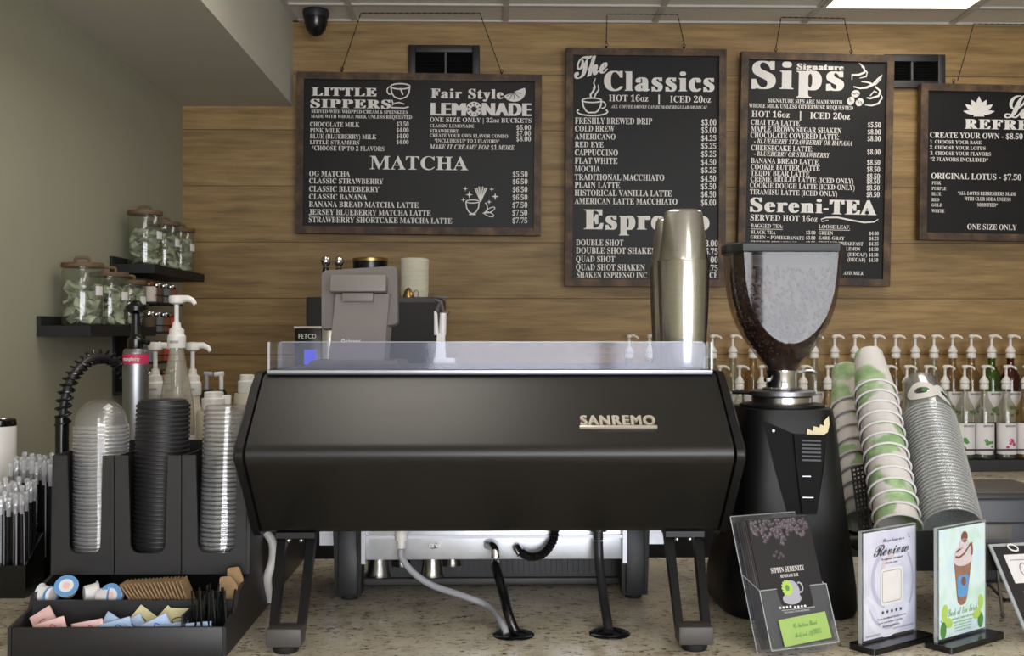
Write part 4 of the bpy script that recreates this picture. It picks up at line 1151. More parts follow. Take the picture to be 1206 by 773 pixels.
flat(s2, 'sign_lettering', M['green_ink'], f)
def clover(mb, X, Z, r, leaves):
    for a, s_ in leaves: blob(mb, X + r * math.cos(R(a)), Z + r * math.sin(R(a)), r * .95 * s_, r * .62 * s_, .0001 * a / 90, R(a), 14)
flat(s2, 'clover_print', M['lime_ink'], lambda mb: (clover(mb, .014, .046, .014, ((80, 1.1), (-20, 1))), clover(mb, .128, .050, .014, ((95, 1), (200, 1)))), 1.5)
flat(s2, 'leaf_print', M['green_ink'], lambda mb: (blob(mb, .012, .030, .009, .015), blob(mb, .126, .032, .009, .014), ribbon(mb, [(.004, .048), (.012, .042), (.022, .034)], .0015)), 2)

# tilted dark card at the right edge
tc = thing('tilted_card_stand', 'dark tilted card stand with white notes at the right edge of the counter', 'card stand', (.933, 1.895, CT + .0005), (0, 0, R(12)))
LT = Matrix.Translation((0, 0, .0018)) @ Matrix.Rotation(R(-36), 4, 'X')
m = MB(); m.T = LT; m.box(0, .14, 0, .003, 0, .188); m.build('clear_board', M['edge'], tc, smooth=0)
m = MB(); m.T = LT; m.box(.006, .134, -.0012, -.0002, .006, .182); m.build('dark_sheet', M['brochure'], tc, smooth=0)
m = MB(); m.T = LT; m.box(.020, .120, -.0022, -.0014, .110, .165); m.build('white_note', M['paper'], tc, smooth=0)
m = MB(); m.T = LT; m.box(.030, .130, -.0022, -.0014, .030, .095); m.build('white_note', M['paper'], tc, smooth=0)
m = MB(); m.T = LT @ Matrix.Translation((0, -.0026, 0)) @ Matrix.Rotation(R(90), 4, 'X'); ribbon(m, arc(.045, .178, .010, .006, 0, 360, 18, -.4), .003); m.build('loop_print', M['ink_white'], tc, smooth=0)
m = MB(); m.T = LT @ Matrix.Translation((0, -.0027, 0)) @ Matrix.Rotation(R(90), 4, 'X'); ribbon(m, arc(.050, .134, .009, .013, 60, 300, 16), .002); ribbon(m, arc(.058, .134, .006, .010, 60, 300, 16), .0014); ribbon(m, [(.028, .154), (.06, .154)], .0014); m.build('note_mark', M['grey_ink'], tc, smooth=0)
m = MB(); m.prism([(.100, .128), (.103, .128), (.165, 0), (.160, 0)], .085, .125, 'x'); m.build('rear_prop', M['acrylic'], tc, smooth=0)

# ================================================================== CUP DISPENSER AND CUP STACKS
cd = thing('cup_dispenser', 'black wire legged cup dispenser with perforated sides holding leaning stacks', 'cup dispenser', (.8, 2.15, CT))
x0, x1 = .735, .957
m = MB(); m.box(x0, x1, 2.018, 2.33, 1.003, 1.010); m.box(x0, x1, 2.018, 2.024, 1.010, 1.077)
m.build('tray', M['black_plastic'], cd, True, 0)
m = MB(); m.box(.89, .957, 2.011, 2.0175, 1.062, 1.088, .001); m.build('end_bracket', M['pos_dark'], cd, True)
for q in (at(1181, 730, 2.085), ):
    m = MB(); m.tube([(q.x - .012, 2.085, 1.0025), (q.x, 2.085, .903)], .0032, 8); m.ball((q.x, 2.085, .9045), .0045); m.build('leg', M['aluminium'], cd, True)
for x, y in ((.745, 2.03), (.745, 2.31), (.94, 2.31)):
    m = MB(); m.tube([(x, y, 1.0045), (x, y, .903)], .0032, 8); m.ball((x, y, .9045), .0045); m.build('leg', M['aluminium'], cd, True)
m = MB(); m.lathe([(.004, .972), (.013, 1.004), (.014, 1.005)], 14, (.815, 2.12, 0)); m.build('drain_cone', M['pos_dark'], cd, True)

def stack_axis(p0, p1):
    d = (p1 - p0).normalized()
    q = d.to_track_quat('Z', 'Y')
    return p0, d, q
def cup_mesh(h, rr, rb_, name, m_, bead):
    m = MB(); m.lathe([(rr + bead, -bead * .2), (rr + bead * 1.2, bead), (rr + bead * .3, bead * 1.8), (rr, bead * 1.2), (rb_, h - .004), (rb_ - .002, h)], 32, cap0=False, cap1=False)
    return m
def paper_stack(p0, p1, n, gap, labels, group, rr=.0430):
    p0, d, q = stack_axis(p0, p1); first = None
    for i in range(n):
        loc = p0 + d * gap * i; rot = (q @ Euler((0, 0, rq.random() * 6.28)).to_quaternion()).to_euler()
        lab = labels[1] if i == n - 1 else labels[0]
        if first is None:
            o = thing('paper_cup', lab, 'paper cup', loc, rot, group); first = o
            m = MB(); m.lathe([(rr, .002), (.0305, .118), (.0295, .119), (.0285, .1175), (.027, .1165), (.0005, .1165)], 36, cap0=False, cap1=True); m.build('cup_wall', M['paper_cup'], o)
            m = MB(); t_ = [(rr + .0010 + .0023 * math.cos(a), 0.0026 + .0027 * math.sin(a)) for a in [2 * math.pi * k / 8 for k in range(9)]]
            m.lathe(t_, 36, cap0=False, cap1=False); m.build('rim', M['paper'], o)
        else:
            o = dup(first, loc, rot, lab, group)
A0, A1 = at(1058, 624, 2.085), at(1031, 465, 2.34)
n1 = 13; gp1 = (A1 - A0).length / (n1 - 1)
paper_stack(A0, A1, n1, gp1, ('green leaf print paper cup nested in the front leaning stack', 'topmost green leaf paper cup of the front leaning stack, fully showing'), 'front stack of leaf print paper cups')
B0, B1_ = at(1019, 614, 2.275), at(1002, 483, 2.47)
n2 = 9
paper_stack(B0, B1_, n2, (B1_ - B0).length / (n2 - 1), ('green leaf print paper cup nested in the rear stack beside the grinder', 'topmost leaf print paper cup of the rear stack beside the grinder'), 'rear stack of leaf print paper cups')
C0, C1 = at(1122, 624, 2.095), at(1094, 498, 2.335)
def clear_stack(p0, p1, n, labels, group):
    p0, d, q = stack_axis(p0, p1); gap = (p1 - p0).length / (n - 1); first = None
    for i in range(n):
        loc = p0 + d * gap * i; rot = q.to_euler(); lab = labels[1] if i == n - 1 else labels[0]
        if first is None:
            o = thing('clear_cup', lab, 'plastic cup', loc, rot, group); first = o
            m = MB(); m.lathe([(.0540, .0034), (.0385, .124), (.0365, .1265), (.0005, .125)], 40, cap0=False, cap1=False); m.build('cup_wall', M['cup_clear'], o)
            m = MB(); m.lathe([(.0541, .0032), (.0562, .0034), (.0574, .002), (.0562, .0004), (.0545, 0)], 40, cap0=False, cap1=False); m.build('rim', M['rim_clear'], o)
        else:
            o = dup(first, loc, rot, lab, group)
    return o, q, p0 + d * gap * (n - 1)
top, q, tl = clear_stack(C0, C1, 34, ('clear plastic cup nested in the tall leaning stack right of the paper cups', 'topmost clear plastic cup of the leaning stack with a white round print'), 'leaning stack of clear plastic cups')
# printed roundel on the top clear cup (wraps the wall, facing the front)
def on_cup(a, z, off=.0012):
    r_ = .0540 + (.0385 - .0540) * (z - .0034) / .1206 + off
    return (r_ * math.cos(a), r_ * math.sin(a), z)
dloc = q.inverted() @ Vector((-.25, -1, .45)); a_f = math.atan2(dloc.y, dloc.x)
for k_, da in ((0, -.22), (1, .95)):
    m = MB()
    rin, rout = .015, .032
    ai, ao = [], []
    for j in range(28):
        t = 2 * math.pi * j / 28
        ai.append(on_cup(a_f + da + rin * math.cos(t) / .047, .052 + rin * .8 * math.sin(t))); ao.append(on_cup(a_f + da + rout * math.cos(t) / .047, .052 + rout * math.sin(t)))
    va, vb = m.pts(ai), m.pts(ao)
    for j in range(28): m.face([va[j], va[(j + 1) % 28], vb[(j + 1) % 28], vb[j]])
    m.build('round_print', M['ink_white'], top)
    m = MB(); m.poly([on_cup(a_f + da - .04 + .010 * math.cos(2 * math.pi * j / 16) / .047, .052 + .009 * math.sin(2 * math.pi * j / 16), .0008) for j in range(16)]); m.build('print_dark', M['dark_ink'], top)
    m = MB(); m.poly([on_cup(a_f + da + .12 + .006 * math.cos(2 * math.pi * j / 16) / .047, .051 + .007 * math.sin(2 * math.pi * j / 16), .0016) for j in range(16)]); m.build('print_green', M['green_ink'], top)
# leaning troughs behind the stacks and perforated plates at the left
def trough(p0, p1, r_, up_, name='trough'):
    p0, d, q = stack_axis(p0, p1); L_ = (p1 - p0).length
    back = Vector((0, 1, 0)); back = (back - d * back.dot(d)).normalized(); side = d.cross(back)
    m = MB(); rs = []
    for t in (-.005, L_ * up_):
        rs.append([p0 + d * t + (back * math.cos(a) + side * math.sin(a)) * r_ for a in [R(-40 + 8 * k) for k in range(11)]])
    m.rings(rs, False, False, False); return m.build(name, M['black_plastic'], cd, True)
trough(A0, A1, .050, .75); trough(C0, C1, .062, .7); trough(B0, B1_, .050, .6)
def lattice(pts, name):
    a, b, c_, d_ = [Vector(p) for p in pts]      # bottom front, bottom back, top back, top front
    m = MB(); nu, nv = 3, 22
    def g(u, v): return a.lerp(b, u).lerp(d_.lerp(c_, u), v)
    for i in range(nu + 1): m.tube([g(i / nu, 0), g(i / nu, 1)], .0022, 5)
    for j in range(nv + 1): m.tube([g(0, j / nv), g(1, j / nv)], .0022, 5)
    m.build(name, M['black_plastic'], cd, True)
lattice([at(1018, 668, 2.118), at(1027, 668, 2.118), at(1017, 548, 2.25), at(1003, 552, 2.25)], 'perforated_side')

# ================================================================== BLACK PRINTER AND CORD, RIGHT
pr = thing('receipt_printer', 'black box printer at the right edge behind the leaning cups', 'printer', (1.13, 2.5, CT))
m = MB(); m.box(1.02, 1.265, 2.36, 2.645, .905, 1.086, .008, 3); m.build('case', mat('printer_black', (44, 46, 54), .4), pr, True)
m = MB(); m.box(1.02, 1.265, 2.354, 2.3605, 1.030, 1.033); m.box(1.05, 1.24, 2.354, 2.3605, .93, .933); m.build('seam', M['black_matte'], pr, True, 0)
m = MB(); m.box(1.03, 1.255, 2.42, 2.64, 1.0858, 1.0885, .001); m.build('lid', M['pos_dark'], pr, True)
for x in (1.04, 1.24):
    for y in (2.39, 2.62): MB().lathe([(.008, .9), (.008, .906)], 10, (x, y, 0)).build('rubber_foot', M['black_matte'], pr, True)
hose('thin_cable', 'thin black cord lying on the granite below the printer', [at(1164, 690, 2.31), at(1166, 690, 2.27) + Vector((0, 0, 0)), (at(1172, 0, 2.25).x, 2.23, .9045), (at(1190, 0, 2.2).x, 2.20, .9045), (1.16, 2.21, .9045), (1.30, 2.26, .9045)], .0032, M['black_plastic'], cat='cord')
# ================================================================== SYRUP BOTTLES ON THE BACK COUNTER
rk = thing('bottle_rack', 'black two step bottle rack on the back counter along the plank wall', 'bottle rack', (1.4, 4.38, CT))
RX0, RX1 = .50, 2.46
YR1, YR2 = 4.325, 4.42
m = MB(); m.box(RX0, RX1, 4.28, 4.374, CT + .0008, .945); m.build('front_step', M['black_plastic'], rk, True, 0)
m = MB(); m.box(RX0, RX1, 4.3745, 4.468, CT + .0008, 1.065); m.build('rear_step', M['black_plastic'], rk, True, 0)
m = MB(); m.tube([(RX0, 4.281, .985), (RX1, 4.281, .985)], .003, 8)
for k in range(9): m.tube([(RX0 + .003 + k * (RX1 - RX0 - .006) / 8, 4.281, .944), (RX0 + .003 + k * (RX1 - RX0 - .006) / 8, 4.281, .985)], .0025, 6)
m.build('guard_rail', M['black_matte'], rk, True)
def syrup(name_mat):
    t = thing('syrup_bottle', 'x', 'syrup bottle', (0, 0, 0))
    m = MB(); m.lathe([(.030, 0), (.036, .003), (.037, .01), (.037, .185), (.034, .205), (.022, .228), (.0145, .245), (.0135, .268), (.0148, .270), (.0148, .2755)], 24, cap1=False); m.build('bottle_glass', name_mat, t)
    m = MB(); m.lathe([(.0375, .020), (.0375, .142)], 24, cap0=False, cap1=False)
    m.build('label', M['paper'], t)
    m = MB()
    m.T = Matrix.Translation((0, -.0382, .128)) @ Matrix.Rotation(R(90), 4, 'X'); put_text(m, 'MONIN', 'b', -.020, .020, 0, .008, .0006, 0, 0, 1)
    m.build('label_lettering', M['grey_ink'], t, smooth=0)
    m = MB(); m.lathe([(.0165, .2757), (.0175, .278), (.0175, .292), (.0145, .296), (.019, .300), (.0185, .306), (.012, .318), (.0085, .322), (.0075, .324), (.0055, .326), (.005, .356)], 18)
    m.lathe([(.0035, .02), (.0035, .2757)], 8)
    m.build('pump_collar', M['white_plastic'], t)
    m = MB(); m.lathe([(.0055, .3562), (.010, .358), (.0115, .363), (.009, .369), (.002, .371)], 14); m.tube([(.004, 0, .365), (.018, -.006, .3655), (.030, -.012, .360), (.034, -.014, .352)], [.0062, .0055, .0045, .004], 10)
    m.build('pump_head', M['white_plastic'], t)
    return t
def flower(t, cols, r2):
    m = MB()
    for k in range(7):
        a = r2.uniform(-.45, .45); z = r2.uniform(.045, .085); s_ = r2.uniform(.004, .008)
        m.poly([(.0379 * math.sin(a + s_ * 1.2 * math.cos(q) / .0379), -.0379 * math.cos(a + s_ * 1.2 * math.cos(q) / .0379), z + s_ * math.sin(q)) for q in [2 * math.pi * j / 9 for j in range(9)]])
    return m.build('label_print', cols, t)
GL = {'clear': clear('syrup_clear', (232, 232, 222), (170, 168, 158), .10, .5), 'green': clear('syrup_green', (150, 175, 70), (80, 110, 30), .35, .5),
      'red': clear('syrup_red', (150, 60, 50), (90, 30, 28), .35, .5), 'amber': clear('syrup_amber', (222, 206, 172), (160, 138, 100), .15, .5)}
protos = {k: syrup(v) for k, v in GL.items()}
fl = mat('magenta_print', (196, 60, 120), .6)
used = set(); rs_ = random.Random(5)
def put_bottle(kind, x, y, z, label, group, pcol):
    if kind not in used:
        used.add(kind); o = protos[kind]; o.location = (x, y, z); o['label'] = label; o['group'] = group
    else:
        o = dup(protos[kind], (x, y, z), None, label, group)
        for ch in list(o.children):
            if ch.name.startswith('label_print'): bpy.data.objects.remove(ch)
    return o
front_px = [(722, 'clear'), (746, 'clear'), (770, 'amber'), (795, 'clear'), (820, 'clear'), (850, 'clear'), (873, 'clear'), (899, 'amber'), (924, 'clear'), (948, 'clear'), (977, 'amber'), (1001, 'clear'), (1024, 'clear'), (1047, 'clear'), (1070, 'amber'), (1093, 'clear'), (1115, 'clear'), (1138, 'clear'), (1161, 'clear'), (1187, 'clear'), (1210, 'amber'), (1234, 'clear')]
rear_px = [(743, 'clear'), (767, 'amber'), (791, 'clear'), (816, 'clear'), (841, 'clear'), (865, 'clear'), (889, 'amber'), (913, 'clear'), (937, 'clear'), (961, 'clear'), (985, 'clear'), (1009, 'clear'), (1033, 'clear'), (1057, 'amber'), (1080, 'clear'), (1102, 'clear'), (1124, 'amber'), (1146, 'amber'), (1170, 'green'), (1192, 'red'), (1216, 'clear')]
items = [(px, k, 0) for px, k in front_px] + [(px, k, 1) for px, k in rear_px]
special = {(1170, 1): ('bottle of green syrup with a white pump in the rear row, at the right', 0), (1192, 1): ('bottle of dark red syrup with a white pump in the rear row, far right', 0),
           (1187, 0): ('clear syrup bottle with a magenta flower on its label, front row right', 1), (1138, 0): ('clear syrup bottle with a green print label just right of the clear cup stack', 2), (1161, 0): ('clear syrup bottle between the green print and the magenta flower bottles', 2),
           (743, 1): ('syrup bottle at the left end of the rear row, seen through the splash guard', 0), (722, 0): ('syrup bottle at the left end of the front row behind the espresso machine', 0)}
order = sorted(items, key=lambda q: (q[0], q[2]) in special)
made = {}
for px, k, row in order:
    y = (YR1, YR2)[row]; z = (.9453, 1.0653)[row]; x = at(px - 2, 440, y).x
    lab, pc = special.get((px, row), (None, 0))
    if lab is None:
        where = 'between the espresso machine and the grinder' if 830 < px < 900 else 'behind the espresso machine' if px <= 830 else 'behind the grinder and the leaning cups' if px < 1090 else 'at the right end'
        lab = 'white pump syrup bottle in the %s row %s' % (('front', 'rear')[row], where)
        grp = 'syrup bottles in the %s row %s' % (('front', 'rear')[row], where)
    else: grp = 'marked syrup bottles'
    made[(px, row)] = put_bottle(k, x, y, z, lab, grp, pc)
for key, o in made.items():
    flower(o, fl if key == (1187, 0) else M['green_ink'], random.Random(key[0]))

# ================================================================== COFFEE BREWER AND WHAT STANDS ON IT
bw = thing('coffee_brewer', 'tall black coffee brewer behind the payment terminal with a small lit display', 'coffee brewer', (-.42, 4.1, CT))
yb = 3.96; s_ = F / yb
def bx(px): return (px - 578) / s_
ztop = EYE + 43 / s_
m = MB(); m.box(bx(361), bx(519), yb, 4.40, CT + .012, ztop, .006); m.build('tower', M['black_plastic'], bw, True)
m = MB(); m.box(bx(395), bx(516), yb - .012, yb - .0005, CT + .10, ztop - .02, .004); m.build('front_panel', M['black_matte'], bw, True)
yh = 3.86; sh = F / yh
def hx(px): return (px - 578) / sh
m = MB(); m.box(hx(348), hx(379), yh, yb - .0005, 1.16, EYE + 6 / sh, .003); m.build('control_head', M['black_gloss'], bw, True)
m = MB(); m.box(hx(379.2), hx(393), yh + .004, yb - .0005, 1.10, EYE + 8.5 / sh, .002); m.box(hx(347), hx(393), yh + .002, yb - .0005, EYE + 6.2 / sh, EYE + 8.6 / sh); m.build('steel_cover', M['steel'], bw, True)
m = MB(); m.T = Matrix.Translation((hx(352.5), yh - .0008, EYE - 6 / sh)) @ Matrix.Rotation(R(90), 4, 'X'); put_text(m, 'FETCO', '', 0, 20.5 / sh, 0, 5.6 / sh, .0009, 0, 0, 3); m.build('head_lettering', M['ink_white'], bw, True, 0)
m = MB(); m.box(hx(359), hx(373), yh - .0012, yh - .0002, EYE - 40 / sh, EYE - 19 / sh); m.build('display', M['blue_screen'], bw, True, 0)
for x in (bx(368), bx(512)):
    for y in (4.0, 4.36): MB().lathe([(.014, CT + .0005), (.014, CT + .012)], 12, (x, y, 0)).build('rubber_foot', M['black_matte'], bw, True)
def bar_handle(px, y, label, hgt):
    t = thing('bar_tool', label, 'bar tool', (at(px, 350, y).x, y, ztop + .0005), group='upright black handles with chrome balls')
    MB().lathe([(.015, 0), (.016, .006), (.012, .014), (.010, .018)], 20).build('foot', M['chrome'], t)
    MB().lathe([(.011, .0181), (.013, .05), (.0115, hgt - .034)], 20).build('grip', M['black_gloss'], t)
    MB().lathe([(.009, hgt - .034), (.012, hgt - .030), (.010, hgt - .026), (.016, hgt - .018), (.0185, hgt - .006), (.014, hgt + .008), (.003, hgt + .013)], 24).build('ball_end', M['chrome'], t)
bar_handle(383.5, 4.05, 'upright black handle with a chrome ball end at the left edge of the brewer', .140)
bar_handle(399, 4.12, 'second chrome ball handle, half hidden behind the payment terminal', .143)
cn = thing('coffee_canister', 'black round canister with a brass lid rim standing on the brewer', 'canister', (at(436, 350, 4.2).x, 4.2, ztop + .0005))
MB().lathe([(.062, 0), (.066, .004), (.066, .142)], 36).build('body', M['black_gloss'], cn)
MB().lathe([(.0675, .1422), (.0675, .152), (.06, .155)], 36).build('lid', M['gold'], cn)
ft = thing('filter_stack', 'pale stack of paper coffee filters standing on the brewer', 'coffee filters', (at(488, 350, 4.12).x, 4.12, ztop + .0005))
MB().lathe([(.050, 0), (.053, .02), (.054, .135), (.055, .142), (.052, .147), (.045, .149)], 40).build('paper_filters', M['filters'], ft)
br = thing('brass_bell', 'small brass bell with a wire loop in front of the filter stack', 'bell', (at(481, 350, 4.02).x, 4.02, ztop + .0005))
MB().lathe([(.020, 0), (.020, .006), (.014, .022), (.008, .032), (.004, .036)], 22).build('dome', M['gold'], br)
MB().tube(smooth_path([(.016, -.004, .012), (.028, -.006, .026), (.036, -.006, .018), (.034, -.006, .002)]), .0016, 6).build('wire_loop', M['gold'], br)

# ================================================================== SHELVES AND TEA JARS ON THE LEFT WALL
def ledge(label, y0, y1, z):
    t = thing('ledge_shelf', label, 'shelf', (XL + .001, (y0 + y1) / 2, z), group='black ledge shelves on the left wall')
    m = MB(); m.box(XL + .001, -1.102, y0, y1, z - .030, z, .001); m.build('board', M['black_matte'], t, True, 0)
    m = MB(); m.box(XL + .001, XL + .013, y0, y1, z, z + .026); m.build('back_lip', M['black_matte'], t, True, 0)
ledge('lower black ledge shelf on the left wall carrying three tea jars', 3.06, 3.655, 1.462)
ledge('upper black ledge shelf on the left wall in the corner carrying three tea jars', 3.64, 4.27, 1.668)
rj = random.Random(21)
def sachets(x, y, z, label):
    m = MB()
    for lay in range(5):
        for i in range(9):
            a = rj.random() * 6.28; r_ = .024 + .022 * rj.random(); zz = .014 + lay * .0235
            m.T = Matrix.Translation((r_ * math.cos(a), r_ * math.sin(a), zz)) @ Euler((rj.uniform(-1, 1), rj.uniform(-1, 1), rj.random() * 6)).to_matrix().to_4x4()
            w_ = .016
            m.rings([[(-w_, -w_, .001), (w_, -w_, .001), (w_, w_, -.001), (-w_, w_, .001)], [(-w_ * .4, -w_ * .4, .006), (w_ * .4, -w_ * .3, .007), (w_ * .35, w_ * .4, .006), (-w_ * .4, w_ * .4, .007)]])
    m.T = Matrix()
    o = m.build('tea_sachets', M['sachet'], smooth=0); o.location = (x, y, z)
    for v in o.data.vertices:
        rr = math.hypot(v.co.x, v.co.y)
        if rr > .0525: v.co.x *= .0525 / rr; v.co.y *= .0525 / rr
        v.co.z = max(.0015, v.co.z)
    return tag(o, label, 'tea bags', 'sachets inside the tea jars', 'stuff')
def jar(x, y, z, label, h, slabel):
    t = thing('tea_jar', label, 'glass jar', (x, y, z + .0005), (0, 0, R(20)), 'tea jars with bamboo lids')
    m = MB(); m.lathe([(.050, 0), (.055, .003), (.0565, .01), (.0565, h - .012), (.054, h - .004), (.054, h)], 36, cap1=False); m.build('glass_body', M['glass'], t)
    m = MB(); m.lathe([(.057, h + .0005), (.058, h + .002), (.058, h + .012), (.056, h + .014)], 36); lid = m.build('bamboo_lid', M['bamboo'], t)
    m = MB(); m.tube(smooth_path([(-.018, 0, h + .0145), (-.019, 0, h + .024), (-.012, 0, h + .029), (.012, 0, h + .029), (.019, 0, h + .024), (.018, 0, h + .0145)], 4), .0045, 8); m.build('lid_handle', M['bamboo'], lid)
    m = MB(); m.rings([[(.0572 * math.cos(a), .0572 * math.sin(a), zz) for a in [R(-52 + 4 * k) for k in range(9)]] for zz in (h * .52, h * .52 + .026)], False, False, False); m.build('paper_tag', M['paper'], t)
    sachets(x, y, z + .004, slabel)
jar(-1.166, 3.175, 1.462, 'largest looking tea jar, nearest on the lower ledge shelf', .165, 'pale tea sachets inside the nearest jar of the lower shelf')
jar(-1.166, 3.395, 1.462, 'middle tea jar of the three on the lower ledge shelf', .150, 'pale tea sachets inside the middle jar of the lower shelf')
jar(-1.170, 3.585, 1.462, 'farthest tea jar on the lower ledge shelf, its lid handle turned', .135, 'pale tea sachets inside the farthest jar of the lower shelf')
jar(-1.166, 3.745, 1.668, 'nearest tea jar on the upper ledge shelf in the corner', .170, 'pale tea sachets inside the nearest jar of the upper shelf')
jar(-1.168, 3.965, 1.668, 'middle tea jar on the upper ledge shelf in the corner', .155, 'pale tea sachets inside the middle jar of the upper shelf')
jar(-1.166, 4.155, 1.668, 'tea jar nearest the plank wall on the upper ledge shelf', .150, 'pale tea sachets inside the jar nearest the plank wall')
# spice rack under the upper shelf
sr = thing('spice_rack', 'small black tiered spice rack on the left wall below the upper ledge', 'spice rack', (XL + .001, 3.83, 1.25))
m = MB(); m.box(XL + .001, XL + .010, 3.67, 3.99, 1.235, 1.62); m.build('back_panel', M['black_matte'], sr, True, 0)
tiers = [1.245, 1.345, 1.445, 1.545]
for z in tiers:
    m = MB(); m.box(XL + .0102, -1.105, 3.67, 3.99, z - .006, z); m.build('rack_shelf', M['black_matte'], sr, True, 0)
    m = MB(); m.tube([(-1.107, 3.67, z + .022), (-1.107, 3.99, z + .022)], .002, 6); m.build('rack_rail', M['black_matte'], sr, True)
cols_ = [mat('spice_rust', (120, 70, 42), .7), mat('spice_pale', (206, 198, 184), .7), mat('spice_grey', (104, 108, 112), .6), mat('spice_red', (176, 64, 36), .6), mat('spice_brown', (84, 64, 50), .7)]
sj0 = {}
for ti, z in enumerate(tiers):
    for j in range(4):
        y = 3.71 + j * .08; x = -1.143; c_ = (ti * 2 + j * 3) % 5
        lab = 'small spice jar with a dark cap on the %s tier of the spice rack' % ('bottom', 'second', 'third', 'top')[ti]
        grp = 'spice jars on the %s tier' % ('bottom', 'second', 'third', 'top')[ti]
        if c_ not in sj0:
            o = thing('spice_jar', lab, 'spice jar', (x, y, z + .0005), group=grp); sj0[c_] = o
            MB().lathe([(.024, 0), (.026, .002), (.026, .046), (.021, .052)], 20).build('filled_glass', cols_[c_], o)
            MB().lathe([(.0225, .0523), (.0235, .054), (.0235, .066), (.022, .068)], 20).build('cap', M['copper'] if c_ % 2 else M['chrome'], o)
        else: dup(sj0[c_], (x, y, z + .0005), None, lab, grp)

# ================================================================== LEFT OF THE MACHINE: RISER WITH PUMP BOTTLES, COILED HOSE
rz = thing('riser_shelf', 'low black riser shelf behind the cup lid organizer carrying pump bottles', 'riser', (-.66, 2.58, CT))
m = MB(); m.box(-.885, -.445, 2.375, 2.80, 1.085, 1.10); m.build('board', M['black_plastic'], rz, True, 0)
for x in (-.885, -.457):
    m = MB(); m.box(x, x + .012, 2.375, 2.80, CT + .0008, 1.0848); m.build('side', M['black_plastic'], rz, True, 0)
RZT = 1.1005
def px_x(px, y): return at(px, 400, y).x
y = 2.50; k = y / F
t = thing('pump_canister', 'silver canister with a black pump and a pink band, left of the white pump bottle', 'pump bottle', (px_x(160, y), y, RZT))
def zz(py, y=2.5): return EYE - (py - 393) * y / F - RZT
MB().lathe([(.025, 0), (.0285, .004), (.0285, zz(418)), (.0275, zz(414)), (.024, zz(411))], 32).build('body', M['aluminium'], t)
MB().lathe([(.0288, zz(428)), (.0288, zz(416.5))], 32, cap0=False, cap1=False).build('band', M['pink'], t)
m = MB(); m.T = Matrix.Translation((-.018, -.0292, zz(425.5))) @ Matrix.Rotation(R(90), 4, 'X'); put_text(m, 'raspberry', 'b', 0, .036, .002, .008, 0, 0); m.build('band_lettering', M['ink_white'], t, smooth=0)
m = MB(); m.lathe([(.0175, zz(411) + .0003), (.0185, zz(408)), (.0185, zz(400)), (.013, zz(397)), (.0105, zz(393)), (.0095, zz(374)), (.0085, zz(370))], 24); m.tube([(.012, 0, zz(402)), (.032, -.01, zz(404))], .005, 8); m.build('pump_neck', M['black_gloss'], t)
m = MB(); m.lathe([(.012, zz(370) + .0003), (.0225, zz(366)), (.0235, zz(361)), (.014, zz(358)), (.010, zz(355)), (.004, zz(354))], 24); m.tube([(.01, 0, zz(361.5)), (.028, -.004, zz(362))], .006, 8); m.build('pump_head', M['black_gloss'], t)
M['sauce_glass'] = clear('sauce_bottle_plastic', (235, 232, 222), (206, 200, 186), .3, .6, .08)
def pump_bottle(px, y, label, ptop, dz, group='white pump bottles left of the machine', mm=None):
    t = thing('pump_bottle', label, 'pump bottle', (px_x(px, y), y, RZT), group=group)
    def q(py): return EYE - (py - 393) * y / F - RZT
    o = ptop - 348
    MB().lathe([(.036, 0), (.040, .004), (.040, q(494 + o)), (.037, q(474 + o)), (.030, q(452 + o)), (.0215, q(430 + o)), (.0168, q(416 + o)), (.0160, q(410 + o))], 32).build('bottle', mm or M['sauce_glass'], t)
    MB().lathe([(.0196, q(410 + o) + .0003), (.0205, q(408 + o)), (.0205, q(396 + o)), (.017, q(394 + o)), (.0165, q(388 + o)), (.0105, q(386 + o)), (.009, q(380 + o)), (.0052, q(379 + o)), (.0052, q(359 + o))], 28).build('pump_collar', M['white_plastic'], t)
    m = MB(); m.lathe([(.008, q(359 + o) + .0003), (.0165, q(357 + o)), (.0180, q(353 + o)), (.0165, q(349 + o)), (.006, q(348 + o))], 24)
    m.tube([(.008, 0, q(352.5 + o)), (.026, -.003, q(352 + o)), (.038, -.006, q(354.5 + o)), (.044, -.008, q(359 + o))], [.0085, .0075, .006, .0045], 12); m.build('pump_head', M['white_plastic'], t)
    m = MB(); m.lathe([(.0405, .05), (.0405, .112)], 32, cap0=False, cap1=False); m.build('label', M['paper'], t)
    m = MB(); m.T = Matrix.Translation((-.010, -.0212, q(405.5 + o))) @ Matrix.Rotation(R(90), 4, 'X'); put_text(m, 'MONIN', 'b', 0, .020, .002, .006, 0, 0); m.build('collar_lettering', M['dark_ink'], t, smooth=0)
    return t
pump_bottle(208, 2.50, 'clear bottle with a tall white pump, rising highest among the left bottles', 348, 0)
pump_bottle(183, 2.66, 'cream pump bottle half hidden behind the silver canister', 403, 0, mm=M['cream_plastic'])
pump_bottle(227, 2.66, 'cream pump bottle behind and right of the tall white pump bottle', 403, 0, mm=M['cream_plastic'])
# dark twin pump jug
y = 2.745
def q2(py): return EYE - (py - 393) * y / F - RZT
t = thing('twin_pump_jug', 'dark jug with two thin grey pump stems right of the tall white pump', 'pump jug', (px_x(252, y), y, RZT))
MB().lathe([(.028, 0), (.032, .004), (.032, q2(474)), (.031, q2(462)), (.026, q2(458))], 28).build('jug', M['black_gloss'], t)
for sx in (-1, 1):
    m = MB(); m.tube([(sx * .018, 0, q2(458)), (sx * .018, 0, q2(442))], .0055, 10); m.tube([(sx * .024, 0, q2(440)), (sx * .002, 0, q2(441))], .006, 10); m.build('pump', M['white_plastic'] if sx > 0 else M['gasket'], t)
